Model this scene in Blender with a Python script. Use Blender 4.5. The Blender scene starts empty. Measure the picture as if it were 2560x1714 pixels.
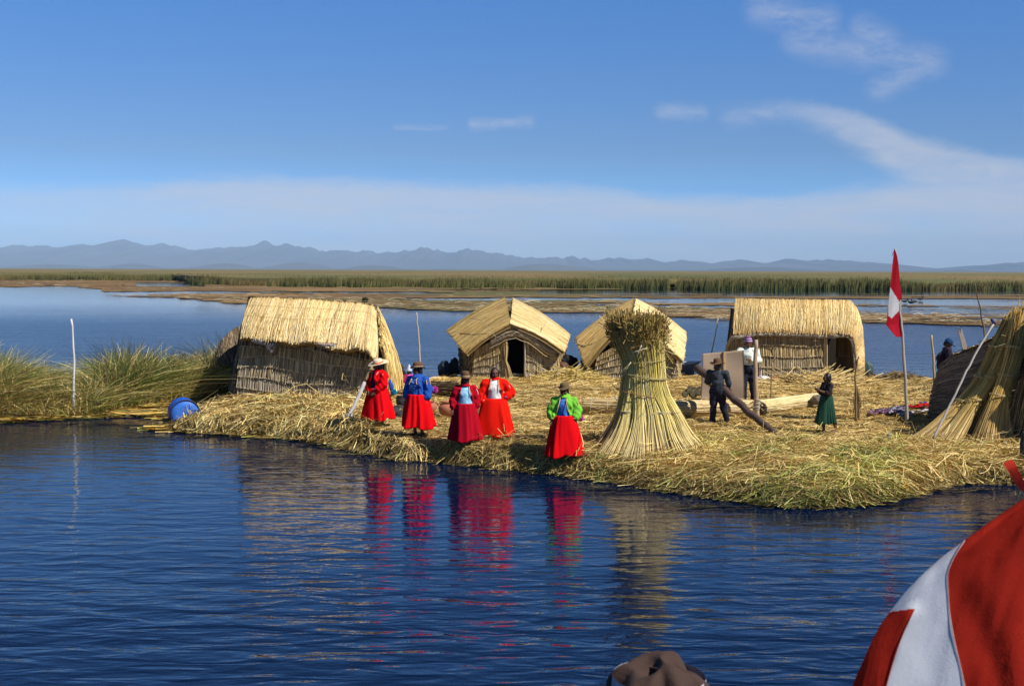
import bpy, bmesh, math, random
import numpy as np
from mathutils import Vector, Matrix, Euler
random.seed(7); rng = np.random.default_rng(11)
S = bpy.context.scene
COL = S.collection
R_ = math.radians

# ------------------------------------------------------------------ camera
FPX = 3000.0; CX, CY = 1280.0, 857.0; HC = 4.2
PITCH = math.atan((857 - 675) / FPX); ROLL = math.atan(10 / 2560)
_f = np.array([0, math.cos(PITCH), -math.sin(PITCH)])
_r0 = np.array([1.0, 0, 0]); _u0 = np.array([0, math.sin(PITCH), math.cos(PITCH)])
_r = math.cos(ROLL) * _r0 + math.sin(ROLL) * _u0
_u = -math.sin(ROLL) * _r0 + math.cos(ROLL) * _u0
cam = bpy.data.cameras.new('camera'); cam_o = bpy.data.objects.new('camera', cam); COL.objects.link(cam_o)
cam.sensor_width = 36; cam.lens = 36 * FPX / 2560; cam.clip_start = 0.1; cam.clip_end = 90000
M = Matrix.Identity(4)
for i in range(3):
    M[i][0] = _r[i]; M[i][1] = _u[i]; M[i][2] = -_f[i]
M[2][3] = HC
cam_o.matrix_world = M
cam.dof.use_dof = True; cam.dof.focus_distance = 28; cam.dof.aperture_fstop = 9
S.camera = cam_o

def ray(px, py):
    return _f * FPX + _r * (px - CX) + _u * (CY - py)
def at(px, py, Y):
    d = ray(px, py); t = Y / d[1]
    return np.array([0, 0, HC]) + d * t
def gz(px, py, z=0.42):
    d = ray(px, py); t = (z - HC) / d[2]
    return np.array([0, 0, HC]) + d * t
def to_px(p):
    v = np.asarray(p, float) - np.array([0, 0, HC])
    zc = v @ _f
    return CX + FPX * (v @ _r) / zc, CY - FPX * (v @ _u) / zc

# ------------------------------------------------------------------ node helper
class X:
    def __init__(s, nt, sock): s.nt, s.k = nt, sock
    def op(s, o, *a, clamp=False):
        n = s.nt.nodes.new('ShaderNodeMath'); n.operation = o; n.use_clamp = clamp
        for i, q in enumerate((s,) + a):
            if isinstance(q, X): s.nt.links.new(q.k, n.inputs[i])
            else: n.inputs[i].default_value = q
        return X(s.nt, n.outputs[0])
    def __add__(s, o): return s.op('ADD', o)
    def __sub__(s, o): return s.op('SUBTRACT', o)
    def __mul__(s, o): return s.op('MULTIPLY', o)
    def __truediv__(s, o): return s.op('DIVIDE', o)
    __radd__ = __add__; __rmul__ = __mul__
    def rsub(s, c): return (s * -1.0) + c
    def sm(s, a, b):
        n = s.nt.nodes.new('ShaderNodeMapRange'); n.interpolation_type = 'SMOOTHSTEP'
        s.nt.links.new(s.k, n.inputs[0]); n.inputs[1].default_value = a; n.inputs[2].default_value = b
        n.inputs[3].default_value = 0; n.inputs[4].default_value = 1
        return X(s.nt, n.outputs[0])
    def curve(s, pts, lo, hi):
        """piecewise-linear function of s over pts [(x, y)], y mapped through a float curve"""
        n = s.nt.nodes.new('ShaderNodeFloatCurve'); c = n.mapping.curves[0]
        x0, x1 = pts[0][0], pts[-1][0]
        q = [((x - x0) / (x1 - x0), (y - lo) / (hi - lo)) for x, y in pts]
        c.points[0].location = q[0]; c.points[1].location = q[-1]
        for a in q[1:-1]: c.points.new(*a)
        n.mapping.update()
        t = ((s - x0) / (x1 - x0)).op('ADD', 0.0, clamp=True)
        s.nt.links.new(t.k, n.inputs['Value'])
        return X(s.nt, n.outputs[0]) * (hi - lo) + lo
def noise(nt, vec, scale, detail=4, rough=0.55, dist=0.0):
    n = nt.nodes.new('ShaderNodeTexNoise'); n.inputs['Scale'].default_value = scale
    n.inputs['Detail'].default_value = detail; n.inputs['Roughness'].default_value = rough
    n.inputs['Distortion'].default_value = dist
    if vec is not None: nt.links.new(vec, n.inputs['Vector'])
    return X(nt, n.outputs[0])
def mapping(nt, vec, sc=(1, 1, 1), rot=(0, 0, 0), loc=(0, 0, 0)):
    n = nt.nodes.new('ShaderNodeMapping'); nt.links.new(vec, n.inputs[0])
    n.inputs['Scale'].default_value = sc; n.inputs['Rotation'].default_value = rot; n.inputs['Location'].default_value = loc
    return n.outputs[0]
def comb(nt, x, y, z):
    n = nt.nodes.new('ShaderNodeCombineXYZ')
    for i, q in enumerate((x, y, z)):
        if isinstance(q, X): nt.links.new(q.k, n.inputs[i])
        else: n.inputs[i].default_value = q
    return n.outputs[0]
def mixc(nt, fac, a, b, mode='MIX'):
    n = nt.nodes.new('ShaderNodeMix'); n.data_type = 'RGBA'; n.blend_type = mode
    for i, q in ((0, fac), (6, a), (7, b)):
        if isinstance(q, X): nt.links.new(q.k, n.inputs[i])
        elif hasattr(q, 'links'): nt.links.new(q, n.inputs[i])
        elif isinstance(q, (tuple, list)): n.inputs[i].default_value = tuple(q) + (1,) * (4 - len(q))
        else: n.inputs[i].default_value = q
    return n.outputs[2]

# ------------------------------------------------------------------ world, sun
SUN_AZ, SUN_EL = R_(57), R_(48)
sdir = Vector((math.cos(SUN_EL) * math.sin(SUN_AZ), -math.cos(SUN_EL) * math.cos(SUN_AZ), math.sin(SUN_EL)))
W = bpy.data.worlds.new('World'); S.world = W; W.use_nodes = True
nt = W.node_tree; nt.nodes.clear()
sky = nt.nodes.new('ShaderNodeTexSky'); sky.sky_type = 'NISHITA'; sky.sun_disc = False
sky.sun_elevation = SUN_EL; sky.sun_rotation = math.atan2(sdir.x, sdir.y)
sky.altitude = 3800; sky.air_density = 1.0; sky.dust_density = 0.0; sky.ozone_density = 6.0
SKY_STR = 0.058
tc = nt.nodes.new('ShaderNodeTexCoord'); sep = nt.nodes.new('ShaderNodeSeparateXYZ')
nt.links.new(tc.outputs['Generated'], sep.inputs[0])
dx, dy, dz = (X(nt, sep.outputs[i]) for i in range(3))
yy = dy.op('ABSOLUTE').op('MAXIMUM', 0.12)
U = dx / yy * 3.0; V = dz / yy * 3.0            # direction tangents; 1 unit = 1000 photo pixels
cv = comb(nt, U, V, 0.0)
streak = noise(nt, mapping(nt, cv, (1.2, 7, 1), (0, 0, R_(-6))), 2.2, 6, 0.6, 0.3)
fine = noise(nt, mapping(nt, cv, (3, 9, 1), (0, 0, R_(-25))), 3.0, 6, 0.65, 0.6)
hair_ = noise(nt, mapping(nt, cv, (3, 8, 1), (0, 0, R_(-32))), 5.0, 9, .68, .5)
top = U.curve([(-1.6, .20), (-.95, .212), (-.78, .232), (-.3, .220), (.2, .205), (.45, .188), (.7, .192), (1.0, .225), (1.6, .26)], 0.1, 0.35)
rel = V - top
band = (rel + (streak - 0.5) * 0.075 + (hair_ - 0.5) * 0.03).sm(0.016, -0.034) * (V.sm(-.02, .09) * 0.12 + 0.88)
band = band * U.sm(-1.5, -0.35).op('MULTIPLY_ADD', 0.38, 0.62) * (streak * 1.5 + 0.22)
up = U.curve([(.3, .40), (.5, .405), (.62, .412), (.8, .400), (1.05, .315), (1.3, .27), (1.8, .22)], 0.1, 0.5)
lo = U.curve([(.3, .405), (.5, .40), (.7, .378), (.85, .31), (.98, .225), (1.2, .15), (1.8, .1)], 0.05, 0.5)
wob = (fine - 0.5) * 0.05
plume = (V - up + wob).sm(0.02, -0.02) * (V - lo + wob).sm(-0.04, 0.035) * U.sm(0.38, 0.95) * (fine * 0.7 + hair_ * .5 + 0.2)
def seg(ax, ay, bx, by, w):
    ax, bx = (ax - 1280) / 1000, (bx - 1280) / 1000; ay, by = (676 - ay) / 1000, (676 - by) / 1000; w /= 1000
    vx, vy = bx - ax, by - ay; L = vx * vx + vy * vy
    t = (((U - ax) * vx + (V - ay) * vy) / L).op('ADD', 0.0, clamp=True)
    ex = U - ax - t * vx; ey = V - ay - t * vy
    d = (ex * ex + ey * ey).op('SQRT') + wob * 1.1
    return d.sm(w * 1.5, 0.0)
wisp = None
for a in ((1890, 35, 2050, 62, 42), (2045, 60, 1985, 112, 40), (1980, 110, 2160, 140, 44), (2140, 78, 2195, 108, 38), (2195, 108, 2230, 160, 44),
          (2180, 140, 2310, 160, 46), (2310, 160, 2185, 225, 34), (1180, 316, 1320, 310, 15), (1650, 284, 1745, 284, 22), (990, 327, 1120, 326, 6),
          (1820, 296, 1960, 278, 26)):
    q = seg(*a); wisp = q if wisp is None else wisp.op('MAXIMUM', q)
wisp = wisp * (fine * 1.2 + hair_ * 1.0 - 0.75).op('MAXIMUM', 0.0)
cl = band.op('MAXIMUM', plume).op('MAXIMUM', wisp * 0.9).op('MULTIPLY', 0.80, clamp=True) * dy.sm(0.0, 0.2)
rp = nt.nodes.new('ShaderNodeValToRGB'); nt.links.new((dz * 2.0).k, rp.inputs[0])      # thin high-altitude air: deeper blue overhead
for pos, c in ((0.0, (.28, .33, .36)), (.07, (.36, .43, .50)), (.19, (.94, 1.08, 1.20)), (.44, (.82, 1.36, 1.74)), (1.0, (.78, 1.28, 1.7))):
    e = rp.color_ramp.elements.new(pos) if pos not in (0.0, 1.0) else rp.color_ramp.elements[int(pos)]; e.color = c + (1,)
thin = rp.outputs[0]
skyc = mixc(nt, 1.0, sky.outputs[0], thin, 'MULTIPLY')
bgc = mixc(nt, cl, skyc, (6.9, 7.3, 8.6))
bg = nt.nodes.new('ShaderNodeBackground'); nt.links.new(bgc, bg.inputs[0]); bg.inputs[1].default_value = SKY_STR
ow = nt.nodes.new('ShaderNodeOutputWorld'); nt.links.new(bg.outputs[0], ow.inputs[0])

sl = bpy.data.lights.new('sun', 'SUN'); sl.energy = 4.4; sl.angle = R_(0.53); sl.color = (1.0, 0.95, 0.87)
so = bpy.data.objects.new('sun', sl); COL.objects.link(so); so.location = (30, -20, 40)
so.rotation_euler = sdir.to_track_quat('Z', 'Y').to_euler()

S.view_settings.view_transform = 'Standard'; S.view_settings.look = 'None'; S.view_settings.exposure = 0.5; S.view_settings.gamma = 1
S.render.engine = 'CYCLES'; S.cycles.use_denoising = True; S.cycles.max_bounces = 6; S.cycles.volume_bounces = 2
S.cycles.caustics_reflective = False; S.cycles.caustics_refractive = False

# ------------------------------------------------------------------ materials
MATS = {}
def pmat(name, base=(.5, .5, .5), rough=.7, var=.18, scale=8, bump=0.0, attr=False, spec=.3, transl=0.0, stretch=(1, 1, 1), sheen=0.0):
    if name in MATS: return MATS[name]
    m = bpy.data.materials.new(name); m.use_nodes = True; t = m.node_tree; b = t.nodes['Principled BSDF']
    b.inputs['Roughness'].default_value = rough; b.inputs['Specular IOR Level'].default_value = spec
    if sheen: b.inputs['Sheen Weight'].default_value = sheen
    c = t.nodes.new('ShaderNodeTexCoord'); v = mapping(t, c.outputs['Object'], stretch)
    n = noise(t, v, scale, 5, .6)
    if attr:
        a = t.nodes.new('ShaderNodeAttribute'); a.attribute_name = 'Col'; src = a.outputs['Color']
    else:
        rg = t.nodes.new('ShaderNodeRGB'); rg.outputs[0].default_value = tuple(base) + (1,); src = rg.outputs[0]
    f = (n - 0.5) * (2 * var) + 1.0
    vv = t.nodes.new('ShaderNodeVectorMath'); vv.operation = 'SCALE'
    t.links.new(src, vv.inputs[0]); t.links.new(f.k, vv.inputs['Scale'])
    t.links.new(vv.outputs[0], b.inputs['Base Color'])
    if bump:
        bn = t.nodes.new('ShaderNodeBump'); bn.inputs['Strength'].default_value = 1; bn.inputs['Distance'].default_value = bump
        t.links.new(noise(t, v, scale * 2.5, 4, .6).k, bn.inputs['Height']); t.links.new(bn.outputs[0], b.inputs['Normal'])
    if transl:
        tr = t.nodes.new('ShaderNodeBsdfTranslucent'); t.links.new(vv.outputs[0], tr.inputs[0])
        mx = t.nodes.new('ShaderNodeMixShader'); mx.inputs[0].default_value = transl
        t.links.new(b.outputs[0], mx.inputs[1]); t.links.new(tr.outputs[0], mx.inputs[2])
        t.links.new(mx.outputs[0], t.nodes['Material Output'].inputs[0])
    MATS[name] = m; return m
REED = pmat('dry_reed', attr=True, rough=.62, var=.25, scale=6, spec=.25)
BLADE = pmat('reed_blade', attr=True, rough=.55, var=.2, scale=2, transl=.25)
def cloth(name, c, **k):
    k.setdefault('rough', .9); k.setdefault('var', .10); k.setdefault('scale', 14); k.setdefault('bump', .004)
    return pmat(name, c, **k)

# ------------------------------------------------------------------ mesh helpers
class MB:
    def __init__(s): s.V = []; s.F = []; s.C = []; s.n = 0
    def add(s, V, F, C=(.5, .5, .5)):
        V = np.asarray(V, float).reshape(-1, 3); F = np.asarray(F, int)
        C = np.asarray(C, float); C = np.broadcast_to(C, V.shape) if C.ndim == 1 else C.reshape(-1, 3)
        s.V.append(V); s.F.append(F + s.n); s.C.append(C); s.n += len(V)
    def build(s, name, mat, parent=None, smooth=True):
        me = bpy.data.meshes.new(name); V = np.concatenate(s.V)
        tot = [f.shape[1] for f in s.F for _ in range(len(f))]
        idx = np.concatenate([f.ravel() for f in s.F])
        me.vertices.add(len(V)); me.vertices.foreach_set('co', V.ravel())
        me.loops.add(len(idx)); me.loops.foreach_set('vertex_index', idx)
        tot = np.array(tot); st = np.concatenate([[0], np.cumsum(tot)[:-1]])
        me.polygons.add(len(tot)); me.polygons.foreach_set('loop_start', st)
        me.polygons.foreach_set('use_smooth', np.full(len(tot), smooth))
        me.update(calc_edges=True)
        a = me.attributes.new('Col', 'FLOAT_COLOR', 'POINT')
        C = np.concatenate(s.C); a.data.foreach_set('color', np.c_[C, np.ones(len(C))].ravel())
        if mat: me.materials.append(mat)
        me.validate()
        o = bpy.data.objects.new(name, me); COL.objects.link(o)
        if parent: o.parent = parent
        return o
def unit(a): return a / np.maximum(np.linalg.norm(a, axis=-1, keepdims=True), 1e-9)
def tubes(P, Wd, C, sides=3, ribbon=False, roll=None):
    """P (n,k,3) polylines -> verts, quads, colours"""
    P = np.asarray(P, float); n, k, _ = P.shape
    T = unit(np.gradient(P, axis=1))
    ref = np.array([0.13, 0.21, 1.0]) if ribbon else np.array([0.31, 0.87, 0.23])
    A = unit(np.cross(T, ref)); B = np.cross(T, A)
    Wd = np.broadcast_to(np.asarray(Wd, float).reshape(-1, 1) if np.ndim(Wd) == 1 else Wd, (n, k))[..., None]
    if ribbon:
        if roll is not None:
            c, s_ = np.cos(roll)[:, None, None], np.sin(roll)[:, None, None]; A = A * c + B * s_
        Q = np.stack([P - A * Wd, P + A * Wd], 2); sides = 2
    else:
        an = np.arange(sides) * 2 * math.pi / sides
        Q = np.stack([P + Wd * (A * math.cos(t) + B * math.sin(t)) for t in an], 2)
    Vv = Q.reshape(-1, 3)
    base = (np.arange(n) * k * sides)[:, None, None] + (np.arange(k - 1) * sides)[None, :, None]
    if ribbon:
        F = np.stack([base[..., 0], base[..., 0] + 1, base[..., 0] + 3, base[..., 0] + 2], -1).reshape(-1, 4)
    else:
        j = np.arange(sides); j2 = (j + 1) % sides
        F = np.stack([base + j, base + j2, base + sides + j2, base + sides + j], -1).reshape(-1, 4)
    C = np.asarray(C, float)
    C = np.broadcast_to(C[:, None, None, :] if C.ndim == 2 else (C[:, :, None, :] if C.ndim == 3 else C), (n, k, sides, 3)).reshape(-1, 3)
    return Vv, F, C
def pal(n, cols, w=None, jit=.18):
    cols = np.array(cols); i = rng.choice(len(cols), n, p=w)
    return cols[i] * (1 + jit * rng.standard_normal((n, 1))).clip(.4, 1.7)
STRAW = [(.72, .53, .20), (.62, .44, .15), (.77, .61, .28), (.44, .29, .095), (.22, .135, .045)]
STRAW_W = [.3, .27, .2, .15, .08]
def lerp_poly(pts, n):
    pts = np.asarray(pts, float); t = np.linspace(0, len(pts) - 1, len(pts)); q = np.linspace(0, len(pts) - 1, n)
    return np.stack([np.interp(q, t, pts[:, i]) for i in range(3)], 1)
def arc_poly(pts, q):
    pts = np.asarray(pts, float); L = np.r_[0, np.cumsum(np.linalg.norm(np.diff(pts, axis=0), axis=1))]; L /= L[-1]
    return np.stack([np.interp(q, L, pts[:, i]) for i in range(3)], -1)
def vnoise(x, y, seed=0):
    x = np.asarray(x, float); y = np.asarray(y, float)
    xi, yi = np.floor(x).astype(int), np.floor(y).astype(int); fx, fy = x - xi, y - yi
    fx = fx * fx * (3 - 2 * fx); fy = fy * fy * (3 - 2 * fy)
    h = lambda a, b: (np.sin(a * 127.1 + b * 311.7 + seed * 74.7) * 43758.5453) % 1.0
    return (h(xi, yi) * (1 - fx) + h(xi + 1, yi) * fx) * (1 - fy) + (h(xi, yi + 1) * (1 - fx) + h(xi + 1, yi + 1) * fx) * fy
def fbm(x, y, seed=0, o=4):
    r = 0; a = .5
    for i in range(o): r = r + a * vnoise(x, y, seed + i); x = x * 2.03; y = y * 2.03; a *= .5
    return r / (1 - .5 ** o)
def tag(o, label=None, cat=None, group=None, kind=None):
    if label: o['label'] = label
    if cat: o['category'] = cat
    if group: o['group'] = group
    if kind: o['kind'] = kind
    return o
def thing(name, label, cat, loc=(0, 0, 0), rz=0, sc=1, group=None):
    o = bpy.data.objects.new(name, None); COL.objects.link(o); o.empty_display_size = .2
    o.location = loc; o.rotation_euler = (0, 0, rz); o.scale = (sc,) * 3
    return tag(o, label, cat, group)
def from_bm(bm, name, mat, parent=None, smooth=True):
    me = bpy.data.meshes.new(name); bm.to_mesh(me); bm.free()
    for p in me.polygons: p.use_smooth = smooth
    me.materials.append(mat); o = bpy.data.objects.new(name, me); COL.objects.link(o)
    if parent: o.parent = parent
    return o
def lathe(prof, n=28, sx=1, sy=1, fn=None):
    """prof [(r,z)] -> verts, quads (open ends closed by tiny radii)"""
    prof = np.array(prof, float); k = len(prof); th = np.arange(n) * 2 * math.pi / n
    V = np.stack([prof[:, 0, None] * np.cos(th) * sx, prof[:, 0, None] * np.sin(th) * sy, np.repeat(prof[:, 1, None], n, 1)], -1)
    if fn is not None: V = fn(V, th)
    i = (np.arange(k - 1) * n)[:, None]; j = np.arange(n)[None]; j2 = (j + 1) % n
    F = np.stack([i + j, i + j2, i + n + j2, i + n + j], -1).reshape(-1, 4)
    return V.reshape(-1, 3), F
def grid_faces(nu, nv):
    i = np.arange(nu - 1)[:, None] * nv; j = np.arange(nv - 1)[None]
    return np.stack([i + j, i + nv + j, i + nv + j + 1, i + j + 1], -1).reshape(-1, 4)
def pole(mb, pts, r0, r1, col, sides=8, k=14, crook=.01):
    P = arc_poly(pts, np.linspace(0, 1, k)); P = P + crook * rng.standard_normal(P.shape) * np.linspace(.3, 1, k)[:, None]
    mb.add(*tubes(P[None], np.linspace(r0, r1, k)[None], np.array(col)[None] * np.ones((1, 3)), sides))
    for e, r, q in ((0, r0, P[0]), (-1, r1, P[-1])):
        m = len(mb.V) - 1
        if e == 0: f = np.array([list(range(sides))])[:, ::-1] - sides * k
        else: f = np.array([list(range(-sides, 0))])
        mb.F.append(f + mb.n)
def slab(mb, Pt, thk, Nn, col):
    """closed slab from a grid Pt (nu,nv,3) thickened by thk along -Nn"""
    nu, nv, _ = Pt.shape; a = Pt.reshape(-1, 3); b = (Pt - Nn * thk).reshape(-1, 3); m = nu * nv
    F = grid_faces(nu, nv); mb.add(np.r_[a, b], np.r_[F, F[:, ::-1] + m], col)
    bd = [(i * nv, (i + 1) * nv) for i in range(nu - 1)] + [(i * nv + nv - 1, (i + 1) * nv + nv - 1) for i in range(nu - 1)] + \
         [(j, j + 1) for j in range(nv - 1)] + [((nu - 1) * nv + j, (nu - 1) * nv + j + 1) for j in range(nv - 1)]
    mb.F.append(np.array([[p, q, q + m, p + m] for p, q in bd]) + mb.n - 2 * m)
#==PART2==
# ================================================================== SETTING
def water_mat():
    m = bpy.data.materials.new('lake_water'); m.use_nodes = True; t = m.node_tree; b = t.nodes['Principled BSDF']
    c = t.nodes.new('ShaderNodeTexCoord').outputs['Object']
    b.inputs['Base Color'].default_value = (.0003, .007, .032, 1); b.inputs['Roughness'].default_value = .03; b.inputs['IOR'].default_value = 1.40
    n1 = noise(t, mapping(t, c, (.8, 2.3, 1), (0, 0, R_(9))), 1.35, 2, .45, .5)
    n2 = noise(t, mapping(t, c, (1.0, 2.0, 1), (0, 0, R_(-14))), 3.6, 3, .55, .3)
    n3 = noise(t, mapping(t, c, (.5, 1.6, 1), (0, 0, R_(4))), .35, 2, .5)
    n4 = noise(t, mapping(t, c, (.35, 1.1, 1)), .06, 3, .55)      # calm and gusty patches
    sp = t.nodes.new('ShaderNodeSeparateXYZ'); t.links.new(c, sp.inputs[0]); yy_ = X(t, sp.outputs[1]); xx_ = X(t, sp.outputs[0])
    calm = (n4.sm(.3, .6) * .4 + .6) * (yy_.sm(21, 13).op('MULTIPLY_ADD', .5, .5)).op('MAXIMUM', yy_.sm(34, 55) * 2.0)
    # sheltered water: behind the far mud banks and close in under the island
    amp = calm * yy_.sm(150, 80).op('MULTIPLY_ADD', .93, .07)
    rg_ = yy_.sm(34, 60) * yy_.sm(125, 85) * .17 + .03; t.links.new(rg_.k, b.inputs['Roughness'])     # wind-roughened open water
    h = (n1 * .046 + n2 * .007 + n3 * .05) * amp
    bn = t.nodes.new('ShaderNodeBump'); bn.inputs['Strength'].default_value = 1; bn.inputs['Distance'].default_value = 1.0
    if 'Filter Width' in bn.inputs: bn.inputs['Filter Width'].default_value = .1
    t.links.new(h.k, bn.inputs['Height']); t.links.new(bn.outputs[0], b.inputs['Normal'])
    return m
mb = MB(); L = 38000
xs = [-L, -200, -40, 0, 40, 200, L]; ys = [-400, 0, 40, 120, 400, 3000, 29000]
G_ = np.array([[(x, y, 0) for y in ys] for x in xs]); mb.add(G_.reshape(-1, 3), grid_faces(7, 7))
water = tag(mb.build('water', water_mat()), kind='structure')

# --- haze: one closed box of thin air
bm = bmesh.new(); bmesh.ops.create_cube(bm, size=1)
for v in bm.verts:
    v.co = Vector((v.co.x * 78000, (v.co.y + .5) * 30000 - 600, (v.co.z + .5) * 742 - 4))
hm = bpy.data.materials.new('haze_air'); hm.use_nodes = True; hm.node_tree.nodes.clear()
pv = hm.node_tree.nodes.new('ShaderNodeVolumePrincipled'); pv.inputs['Color'].default_value = (.45, .68, .97, 1); pv.inputs['Density'].default_value = 3.8e-5
pv.inputs['Anisotropy'].default_value = -.25
mo = hm.node_tree.nodes.new('ShaderNodeOutputMaterial'); hm.node_tree.links.new(pv.outputs[0], mo.inputs['Volume'])
haze = tag(from_bm(bm, 'haze', hm, smooth=False), kind='stuff')

# --- mountains and hills
rockm = pmat('mountain_rock', (.075, .075, .085), rough=.95, var=.5, scale=.0006)
def ridge(name, prof, Y, depth, seed, rough):
    xs = np.linspace(prof[0][0], prof[-1][0], 760); py = np.interp(xs, [a for a, b in prof], [b for a, b in prof])
    vs = np.linspace(-1, 1, 15); P = np.zeros((760, 15, 3))
    for j, v in enumerate(vs):
        yj = Y + v * depth
        for i in range(760):
            b = at(xs[i], py[i], Y); z = max(b[2], 0)
            r = fbm(xs[i] * .02 + 3 * v, v * 2.2, seed, 5) - .5
            r0 = fbm(xs[i] * .035, 1.3, seed + 9, 6) - .5
            P[i, j] = (b[0], yj, max(-3, z * (1 - abs(v)) ** .85 * (1 + .35 * r * (abs(v) > .02)) + rough * r0 * (1 - abs(v)) - 3 * (abs(v) > .98)))
    m = MB(); m.add(P.reshape(-1, 3), grid_faces(760, 15)[:, ::-1]); return tag(m.build(name, rockm), kind='structure')
ridge('mountains', [(-900, 620), (-500, 600), (-200, 622), (0, 615), (150, 617), (230, 612), (310, 604), (365, 620), (408, 609), (455, 621), (520, 625), (600, 620), (670, 606), (722, 621),
      (800, 623), (850, 618), (950, 626), (1050, 626), (1150, 623), (1230, 632), (1330, 641), (1420, 636), (1500, 646), (1560, 641), (1650, 651), (1750, 658),
      (1850, 656), (1950, 655), (2040, 650), (2100, 658), (2200, 666), (2300, 671), (2420, 670), (2560, 660), (2900, 650), (3400, 660)], 23000, 5000, 3, 260)
hills = [(130, 105, 660), (330, 75, 659), (560, 78, 658), (748, 90, 656), (935, 75, 663), (1360, 110, 660), (1440, 60, 666), (1900, 160, 668), (2405, 26, 674)]
prof = []
for x in np.arange(-600, 3200, 6):
    y = 673 + (x - 1280) * .0039
    for c, w, t_ in hills:
        d = abs(x - c) / w
        if d < 1: y = min(y, (673 + (c - 1280) * .0039) - ((673 + (c - 1280) * .0039) - t_) * (1 - d * d) ** 1.2)
    prof.append((x, y))
ridge('hills', prof, 13500, 900, 21, 6)

# --- mudflats: floating weed banks, cut as real sheets just above the water
def lineY(pts, px): return np.interp(px, [a for a, b in pts], [b for a, b in pts])
NEAR = [(-700, 700), (0, 716), (140, 717), (250, 721), (262, 737), (330, 742), (420, 745), (520, 752), (610, 760), (760, 767), (960, 770), (1130, 778), (1480, 783), (1800, 800), (2170, 806), (2330, 811), (2520, 820), (3300, 850)]
nu, nv = 620, 250
pxs = np.linspace(-500, 3060, nu); pys = 676 + 24 + (np.linspace(0, 1, nv)) ** 1.1 * 130
PX, PY = np.meshgrid(pxs, pys, indexing='ij')
Gx = np.zeros((nu, nv, 3))
for i in range(nu):
    for j in range(nv): Gx[i, j] = gz(PX[i, j], PY[i, j] + (PX[i, j] - 1280) * .0039, 0.03)
wx, wy = Gx[..., 0], Gx[..., 1]
PYr = PY + (PX - 1280) * .0039
near = np.interp(PX, [a for a, b in NEAR], [b for a, b in NEAR])
edge = near - PYr                                    # >0 : beyond the near shore
s1 = fbm(wx * .02, PYr * .16, 5, 5); s2 = fbm(wx * .09, PYr * .5, 8, 4)
m_ = s1 + .8 * (s2 - .5)
dens = .47 + .09 * (PX < 1450) - .13 * np.clip((PX - 1500) / 1000, 0, 1) + .1 * np.exp(-((PYr - near + 12) / 14) ** 2)
keep = (edge + (s2 - .5) * 9 > 0) & (m_ < dens + .1)
# open channels seen in the photo
chan = lambda x0, x1, y0, y1, y2, y3: ((PX > x0) & (PX < x1) & (PYr > np.interp(PX, [x0, x1], [y0, y2]) + (s2 - .5) * 7) & (PYr < np.interp(PX, [x0, x1], [y1, y3]) + (s2 - .5) * 7))
keep &= ~chan(260, 700, 728, 736, 729, 733); keep &= ~chan(340, 510, 708, 716, 709, 717)
keep &= ~chan(1550, 3000, 747, 754, 760, 771); keep &= ~chan(2120, 3000, 772, 781, 778, 790); keep &= ~chan(1350, 3000, 728, 736, 728, 738)
ff = grid_faces(nu, nv); kf = keep.reshape(-1)[ff].sum(1) >= 3; ff = ff[kf]
g = np.stack([fbm(wx * .05, PYr * .3, 31, 4)] * 3, -1)
cA = np.array([.125, .075, .028]); cB = np.array([.23, .14, .05]); cC = np.array([.10, .095, .03])
col = cA + (cB - cA) * np.clip((g - .35) * 2.5, 0, 1); col = col + (cC - col) * np.clip((np.stack([fbm(wx * .015, PYr * .12, 44, 3)] * 3, -1) - .5) * 4, 0, 1)
Gx[..., 2] = .02 + .10 * fbm(wx * .5, wy * .25, 77, 3)
m = MB(); used, inv = np.unique(ff, return_inverse=True); m.add(Gx.reshape(-1, 3)[used], inv.reshape(-1, 4)[:, ::-1], col.reshape(-1, 3)[used])
mudm = pmat('mud_weed', attr=True, rough=.8, var=.35, scale=1.2, bump=.03, spec=.2)
tag(m.build('mudflat', mudm), kind='structure')
# pale dead stalks strewn over the banks
cand = np.argwhere(keep); k_ = 5200; pick = cand[rng.integers(0, len(cand), k_)]
sel = edge[pick[:, 0], pick[:, 1]] < np.abs(rng.normal(0, 22, k_)) + 2; pick = pick[sel]
P0 = Gx[pick[:, 0], pick[:, 1]]; n = len(P0); a = rng.normal(0, .35, n); ln = rng.uniform(.6, 2.4, n)
d = np.stack([np.cos(a), np.sin(a), 0 * a], 1) * ln[:, None]
P = np.stack([P0 - d / 2, P0 + np.array([0, 0, .10]), P0 + d / 2], 1); P[..., 2] += .04 + rng.uniform(0, .12, (n, 1))
m = MB(); m.add(*tubes(P, rng.uniform(.015, .035, n), pal(n, [(.42, .33, .18), (.3, .2, .1), (.16, .10, .05), (.5, .42, .28)]), 3))
tag(m.build('stranded_stalks', REED), 'pale dead stalks strewn over the brown weed banks', 'reeds', kind='stuff')

# --- far reed belt
FR = [(-900, 700), (0, 701), (440, 703), (500, 714), (760, 719), (1280, 722), (1900, 726), (2560, 728), (3400, 734)]
def front_y(px): return lineY(FR, px)
n = 90000
px = rng.uniform(-260, 2820, n); dpt = rng.exponential(55, n)
y0 = 12600 / (front_y(px) - (675 + (px - 1280) * .0039)); Y = y0 + dpt + 60 * np.clip(fbm(px * .022, 0 * px, 3, 4) - .42, 0, 1) + 3
Xw = (px - 1280) / 3000 * Y
clump = fbm(Xw * .06, Y * .05, 61, 4); ht = (.9 + 2.5 * clump) * rng.uniform(.5, 1.12, n)
keepc = (dpt > 9) | (clump > .36 + .16 * rng.random(n)); Xw, Y, ht, dpt, clump = Xw[keepc], Y[keepc], ht[keepc], dpt[keepc], clump[keepc]; n = len(Y)
lean = rng.normal(.12, .16, n)
t = np.linspace(0, 1, 4)
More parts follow.
